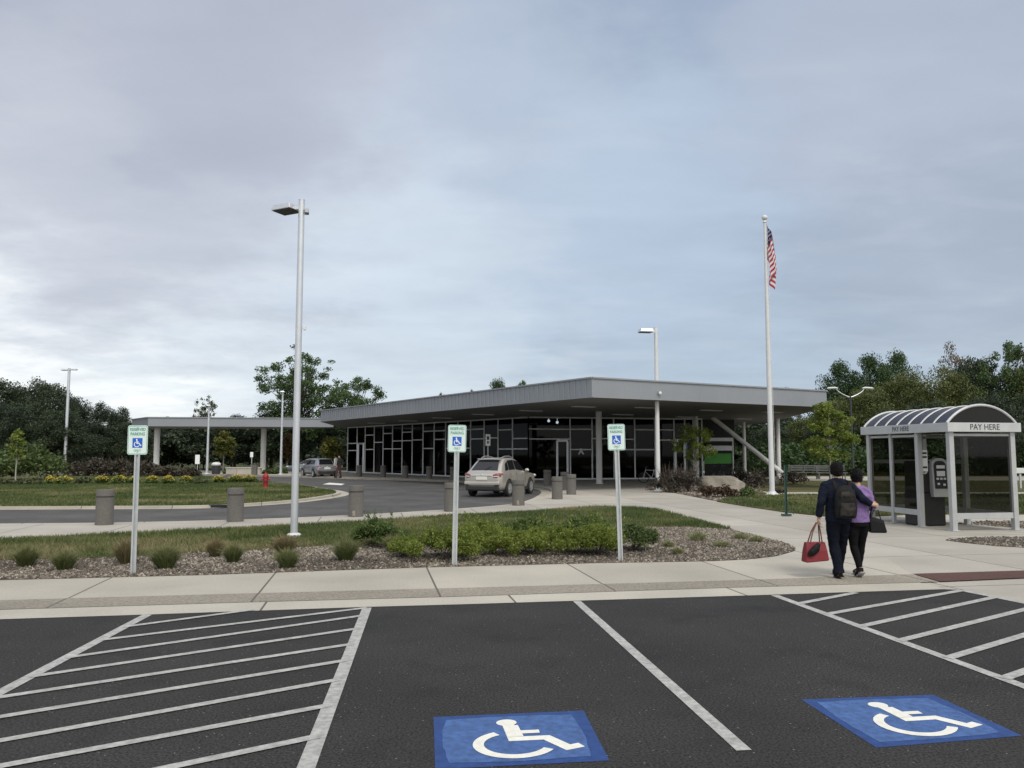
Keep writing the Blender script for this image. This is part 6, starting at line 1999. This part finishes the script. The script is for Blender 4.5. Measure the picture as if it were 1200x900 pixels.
# small planted trees
def small_tree(key, u, vbase, vtop, wpx, label, lm, bark, seed, base_f=.3, n=1900, leaf=.11, csize=.16, tr=.045, D=None, top=.6):
    p = G(u, vbase) if D is None else W(u, 531, D)
    D = p.y; H = W(u, vtop, D).z
    t = make_tree('young_tree', seed, H, wpx / F * D, H * base_f, 60, n, leaf, lm, bark, tr, spread=.5, csize=csize, limbs=16, top=top)
    t.location = (p.x, D, 0); t['label'] = label
    return t
small_tree('', 815, 572, 492, 50, 'slim young tree with sparse light leaves before the column by the green panel', LM['young'], M['palebark'], 41, .36, 3400, .06, .10, .05)
small_tree('', 974, 572, 470, 70, 'bright green young tree on the right lawn behind the walking couple', LM['young'], M['palebark'], 42, .24, 8000, .07, .115, .06)
small_tree('', 18, 568, 503, 17, 'slender young columnar tree with pale trunk in front of the broad green bush', LM['young'], M['palebark'], 43, .42, 700, .10, .22, .045, top=.9)
small_tree('', 262, 551, 505, 24, 'yellow green young tree under the middle of the bus canopy', LM['yellowish'], M['palebark'], 44, .25, 1500, .17, .2, .07, D=84, top=.7)
small_tree('', 389, 552, 512, 25, 'yellow green young tree behind the slate grey hatchback', LM['yellowish'], M['palebark'], 45, .3, 1500, .16, .2, .07, D=78, top=.7)
small_tree('', 337, 552, 508, 15, 'rusty orange young tree left of the tall grey lamp post base', LM['orange'], M['palebark'], 46, .2, 1100, .16, .24, .06, D=82, top=.8)

# ------------------------------------------------------------------ shrubs, tufts, flowers
def shrub(u, v, wpx, hpx, label, lm, seed, n=1500, leaf=.045, D=None, nm='shrub', cat='shrub', group=None, stems=7, twigs=False, up=.35, sprigs=0, z0=.02, flat=.8, ragged=False):
    p = G(u, v) if D is None else W(u, 531, D)
    D = p.y; Wd = wpx / F * D; H = hpx / F * D
    r = np.random.default_rng(seed)
    t = thing(nm, label, cat, (p.x, D, z0), 0, group)
    cl = []
    k = max(7, int((22 if ragged else 10) * Wd / max(H, .2)))
    for i in range(k):
        a = r.random() * 6.28; q = r.random() ** .5
        x, y = math.cos(a) * q * Wd * .42, math.sin(a) * q * min(Wd * .42, H * 1.1)
        cs = min(Wd * .22, H * (.25 if ragged else .36)) * r.uniform(.7, 1.25)
        zz = cs * .55 + (H - cs * 1.3) * (1 - q * q * flat) * r.uniform(.5, 1.0)
        cl.append(((x, y, max(cs * .5, zz)), (cs, cs, cs * .8)))
    b = MB()
    for i in range(stems):
        c = cl[r.integers(len(cl))][0]
        b.tube([(c[0] * .15, c[1] * .15, 0), (c[0] * .6, c[1] * .6, c[2] * .6), (c[0], c[1], c[2] * (1.25 if twigs else 1.0))], [.012, .009, .004], 5)
    if twigs:
        for i in range(26):
            a = r.random() * 6.28; q = r.uniform(.2, 1)
            b.tube([(0, 0, .02), (math.cos(a) * q * Wd * .3, math.sin(a) * q * Wd * .3, H * .5), (math.cos(a) * q * Wd * .52, math.sin(a) * q * Wd * .5, H * r.uniform(.7, 1.08))], [.013, .009, .004], 4)
    b.build('stems', M['twig'], t)
    C, idx = blob_points(cl, n, r, .7 if ragged else .45)
    if sprigs:
        for i in range(sprigs):                      # leafy shoots that stand out of the outline
            a = r.random() * 6.28; q = r.random() ** .5
            x, y = math.cos(a) * q * Wd * .42, math.sin(a) * q * Wd * .3
            m_ = 22
            zz = np.linspace(H * .6, H * r.uniform(1.02, 1.3), m_)
            C = np.vstack([C, np.stack([x + r.normal(size=m_) * leaf * .5, y + r.normal(size=m_) * leaf * .5, zz], 1)]); idx = np.append(idx, [r.integers(len(cl))] * m_)
    C[:, 2] = np.maximum(C[:, 2], .012)
    cv = r.random(len(cl)); var = np.clip(cv[idx] * .4 + .3 + r.normal(size=len(C)) * .2, 0, 1)
    polys_mesh('foliage', leaves(C, leaf * (.55 + .8 * r.random(len(C))), asp=.36 if ragged else .6, up=up, r=r), lm, t, var)
    return t

GB = 'leafy bushes in the gravel bed'
bushes = [(441, 641, 62, 38, 'dark green bush with upright sprigs in the gravel bed, farthest left', 'sage', 1500, .05, 9),
          (516, 656.5, 92, 46, 'lime bush around the foot of the middle parking sign, on its left', 'lime', 2600, .04, 7),
          (547, 650, 60, 38, 'lime bush just right of the foot of the middle parking sign', 'lime', 1700, .04, 6),
          (566, 634, 66, 28, 'green bush behind the middle of the gravel bed below the champagne car', 'lime', 1500, .045, 6),
          (606, 650, 74, 34, 'low lime bush in the middle of the gravel bed, nearest the walk', 'lime', 2000, .04, 5),
          (618, 628, 72, 26, 'flat green bush at the lawn edge behind the lime bushes', 'sage', 1400, .045, 5),
          (655, 648, 78, 36, 'lime bush between the middle and right parking signs', 'lime', 2100, .04, 6),
          (700, 649, 74, 44, 'tall lime bush just left of the right parking sign', 'lime', 2300, .04, 7),
          (688, 626, 62, 26, 'dark green bush behind the right parking sign at the lawn edge', 'sage', 1300, .045, 5),
          (742, 645, 58, 40, 'dark green bush just right of the right parking sign, beside a yellow tag', 'bush', 1900, .042, 6)]
bushes += [(476, 652, 44, 30, 'small lime bush between the olive grass clump and the middle parking sign', 'lime', 900, .04, 4), (585, 644, 60, 32, 'lime bush in the middle row, below the bollard beside the champagne car', 'lime', 1500, .04, 5), (640, 640, 62, 30, 'lime bush in the middle row, left of the two bushes by the right sign', 'lime', 1500, .04, 5)]
for i, (u, v, w_, h_, lab, lm, n, lf, sg) in enumerate(bushes):
    shrub(u, v, w_ * 1.06, h_ * .9, lab, LM[lm], 60 + i, int(n * 4.6), lf * .64, group=GB, sprigs=sg, nm='leafy_bush', cat='bush', flat=.7, ragged=True)
p = G(752, 645)
t = thing('plant_tag', 'small bright yellow plant tag leaning beside the dark green bush', 'plant tag', (p.x, p.y - .2, .02), .3)
M['tagyellow'] = mat('tag_yellow', (0.70, 0.52, 0.03), .5, var=.02)
b = MB(); b.box((0, 0, .19), (.055, .008, .17), rot=(0, -.35, 0)); b.build('card', M['tagyellow'], t)
b = MB(); b.tube([(.05, 0, 0), (.03, 0, .12)], .006, 5); b.build('stake', M['galv'], t)

def tuft(u, v, wpx, hpx, label, lm, seed, n=650, group='ornamental grass clumps in the gravel bed', nm='grass_clump', droop=.5):
    p = G(u, v); D = p.y; Wd = wpx / F * D; H = hpx / F * D
    r = np.random.default_rng(seed)
    t = thing(nm, label, 'grass clump', (p.x, D, .01), 0, group)
    a = r.random(n) * 6.28; q = r.random(n) ** .6
    base = np.stack([np.cos(a) * q * Wd * .17, np.sin(a) * q * Wd * .17, np.zeros(n)], 1)
    h = H * (.6 + .5 * r.random(n)) * (1 - .25 * q)
    out = np.stack([np.cos(a), np.sin(a), np.zeros(n)], 1) * (q * Wd * .50 * (.5 + .8 * r.random(n)))[:, None]
    out[:, :2] += r.normal(size=(n, 2)) * Wd * .09
    mid = base + out * .45; mid[:, 2] = h * .68
    tip = base + out * 1.1; tip[:, 2] = h * (1 - droop * .3 * q)
    side = np.stack([-np.sin(a + r.normal(size=n)), np.cos(a + r.normal(size=n)), np.zeros(n)], 1) * .0042
    V = np.concatenate([np.stack([base - side, base + side, mid + side * .8, mid - side * .8], 1), np.stack([mid - side * .8, mid + side * .8, tip + side * .15, tip - side * .15], 1)])
    var = np.clip(.3 + r.normal(size=n) * .22, 0, 1); var = np.concatenate([var, np.clip(var + .32, 0, 1)])
    polys_mesh('blades', V, lm, t, var)
    b = MB(); b.lathe([(Wd * .16, 0), (Wd * .12, .03), (.01, .05)], n=10); b.build('crown_base', M['twig'], t)
    return t
tufts = [(30, 664, 36, 28, 'grass clump with brownish tips in the gravel at the far left edge', 'tuft'), (75, 668, 36, 26, 'dark green grass clump second in from the left edge', 'tuft'), (147, 661, 34, 34, 'brownish grass clump behind the post of the leftmost parking sign', 'strawtuft'),
         (194, 666.5, 42, 32, 'full green grass clump right of the leftmost parking sign', 'tuft'), (252, 653, 26, 24, 'small faded grass clump at the lawn edge, left of the tall lamp post', 'strawtuft'), (273, 659, 30, 24, 'small dark grass clump in the gravel, left of the tall lamp post', 'tuft'),
         (333, 650, 36, 26, 'brown tinged grass clump just below the tall lamp post', 'strawtuft'), (336, 666, 34, 26, 'green grass clump nearest the walk below the tall lamp post', 'tuft'), (405, 657, 38, 30, 'rounded olive grass clump between the lamp post and the sprigged bush', 'tuft'), (462, 647, 34, 22, 'olive grass clump in front of the dark sprigged bush', 'tuft'), (-30, 667, 36, 28, 'grass clump just outside the left edge', 'tuft')]
for i, (u, v, w_, h_, lab, lm) in enumerate(tufts):
    tuft(u, v, w_, h_, lab, LM[lm], 90 + i, 750)
weeds = [(818, 634, 40, 15, 'brightest pale weed tuft in the gravel tip of the bed'), (763, 628, 26, 10, 'straw coloured weed tuft at the lawn corner behind the dark bush'), (783, 641, 22, 9, 'faded flat weed tuft right of the yellow tag'), (794, 650, 20, 11, 'yellow green weed tuft nearest the walk in the gravel tip'), (846, 641, 32, 9, 'low weed tuft in the middle of the gravel tip'), (868, 632, 30, 10, 'straw weed tuft near the path edge of the gravel tip'), (886, 635, 26, 9, 'low green weed tuft nearest the rounded tip of the bed')]
for i, (u, v, w_, h_, lab) in enumerate(weeds):
    tuft(u, v, w_, h_, lab, LM['weed'], 120 + i, 200, 'pale weed tufts in the gravel tip', 'weed_tuft', 1.6)

# yellow flower clumps along the far edge of the island
fl = [(5, 567.5, 22, 7, 0), (28, 568, 24, 9, 0), (48, 567.5, 16, 6, 0), (58, 567.5, 13, 9, 1), (75, 567.5, 20, 9, 1), (98, 567, 20, 10, 0), (119, 567, 17, 9, 1), (140, 567, 19, 9.5, 1), (157, 567, 14, 8, 1), (178, 567, 15, 9, 1), (197, 567, 14, 9, 1), (218, 567, 15, 9, 1), (237, 567, 13, 8, 0), (256, 566, 14, 8, 1), (277, 565.5, 19, 9, 1), (292, 565.5, 18, 9, 1)]
names_ = ['leftmost grey green clump of the island flower row', 'grey green clump beside the pale trunk of the slender young tree', 'low green clump in the island flower row, right of the slender tree', 'small yellow flower clump in front of the broad green bush', 'wide yellow flower clump just left of the double headed lamp post', 'grey green clump without flowers just right of the double headed lamp post', 'yellow flower clump over the leftmost bollard', 'widest yellow flower clump left of the leftmost parking sign',
          'yellow flower clump behind the leftmost parking sign post', 'yellow flower clump in front of the left canopy column', 'yellow flower clump just right of the left canopy column', 'yellow flower clump midway under the bus canopy', 'green clump without flowers under the thin pale pole', 'yellow flower clump near the litter bin', 'bright yellow flower clump left of the low seat wall sign', 'last bright yellow flower clump, nearest the red hydrant']
for i, (u, v, w_, h_, y) in enumerate(fl):
    t = shrub(u, v, w_, h_, names_[i], LM['sage' if y else 'pale'], 140 + i, 420, .085, group='flower clumps along the island edge', nm='flower_clump', cat='flower clump', z0=0.0, stems=4)
    if y:
        r = np.random.default_rng(200 + i)
        D = t.location.y; Wd = w_ / F * D; H = h_ / F * D; n = 150
        a = r.random(n) * 6.28; q = r.random(n) ** .5
        C = np.stack([np.cos(a) * q * Wd * .48, np.sin(a) * q * Wd * .4, H * (1.02 - .5 * q * q) + r.normal(size=n) * .03], 1)
        polys_mesh('blossoms', leaves(C, .05 * (.6 + .8 * r.random(n)), up=.8, r=r), LM['flower'], t, None)

# background and building shrubs
shrub(32, 566, 110, 46, 'broad mid green bush at the left edge behind the flower row', LM['bush'], 160, 5200, .13, D=56, nm='large_bush', cat='bush', z0=-.1)
shrub(-60, 566, 120, 44, 'broad green bush just past the left edge', LM['bush'], 161, 3500, .14, D=57, nm='large_bush', cat='bush', z0=-.1)
bs_ = [(92, 66, 40, 20, 'brown'), (117, 65, 42, 25, 'brown'), (142, 66, 40, 24, 'brown'), (168, 65, 40, 22, 'brown'), (196, 64, 34, 16, 'brown'), (222, 64, 30, 14, 'brown'), (274, 73, 26, 10, 'bush'), (318, 72, 24, 8, 'bush'), (328, 74, 24, 9, 'bush')]
bl_ = ['brown twiggy shrub right of the double headed lamp post', 'dark brownish shrub left of the leftmost parking sign', 'brown shrub directly behind the leftmost parking sign', 'dark shrub at the foot of the left canopy column', 'low brown shrub right of the left canopy column', 'low brown shrub under the canopy left of the thin pole', 'low green shrub in front of the seat wall', 'low green hedge plant right of the right canopy column', 'low green hedge plant at the foot of the thin lamp pole']
for i, (u, D, w_, h_, lm) in enumerate(bs_):
    shrub(u, 0, w_, h_, bl_[i], LM[lm], 165 + i, 1500, .11, D=D, twigs=lm != 'bush', z0=-.1)
rs = [(784, 577, 34, 34, 'dark twiggy shrub at the left end of the mulch bed', 'purple', 1100, .06, True), (806, 577, 36, 34, 'dark twiggy shrub around the foot of the slim young tree', 'purple', 1100, .06, True), (829, 582, 26, 16, 'low maroon shrub in front of the tan boulder, on its left', 'maroon', 800, .05, False), (850, 583, 24, 17, 'low maroon shrub in front of the middle of the tan boulder', 'maroon', 800, .05, False), (874, 583, 22, 14, 'low dark shrub at the right end of the tan boulder', 'bush', 700, .05, False),
      (886, 572, 30, 22, 'twiggy grey shrub between the boulder and the flagpole', 'purple', 700, .06, True), (913, 580, 18, 9, 'small dark shrub right of the flagpole base', 'purple', 400, .05, False), (930, 568, 34, 18, 'twiggy shrub behind the green channel post', 'purple', 700, .07, True), (900, 566, 26, 18, 'twiggy shrub behind the flagpole', 'purple', 500, .07, True), (868, 567, 26, 20, 'twiggy shrub behind the right end of the tan boulder', 'purple', 500, .07, True)]
for i, (u, v, w_, h_, lab, lm, n, lf, tw) in enumerate(rs):
    shrub(u, v, w_, h_, lab, LM[lm], 180 + i, n, lf, twigs=tw, group='shrubs of the mulch bed')
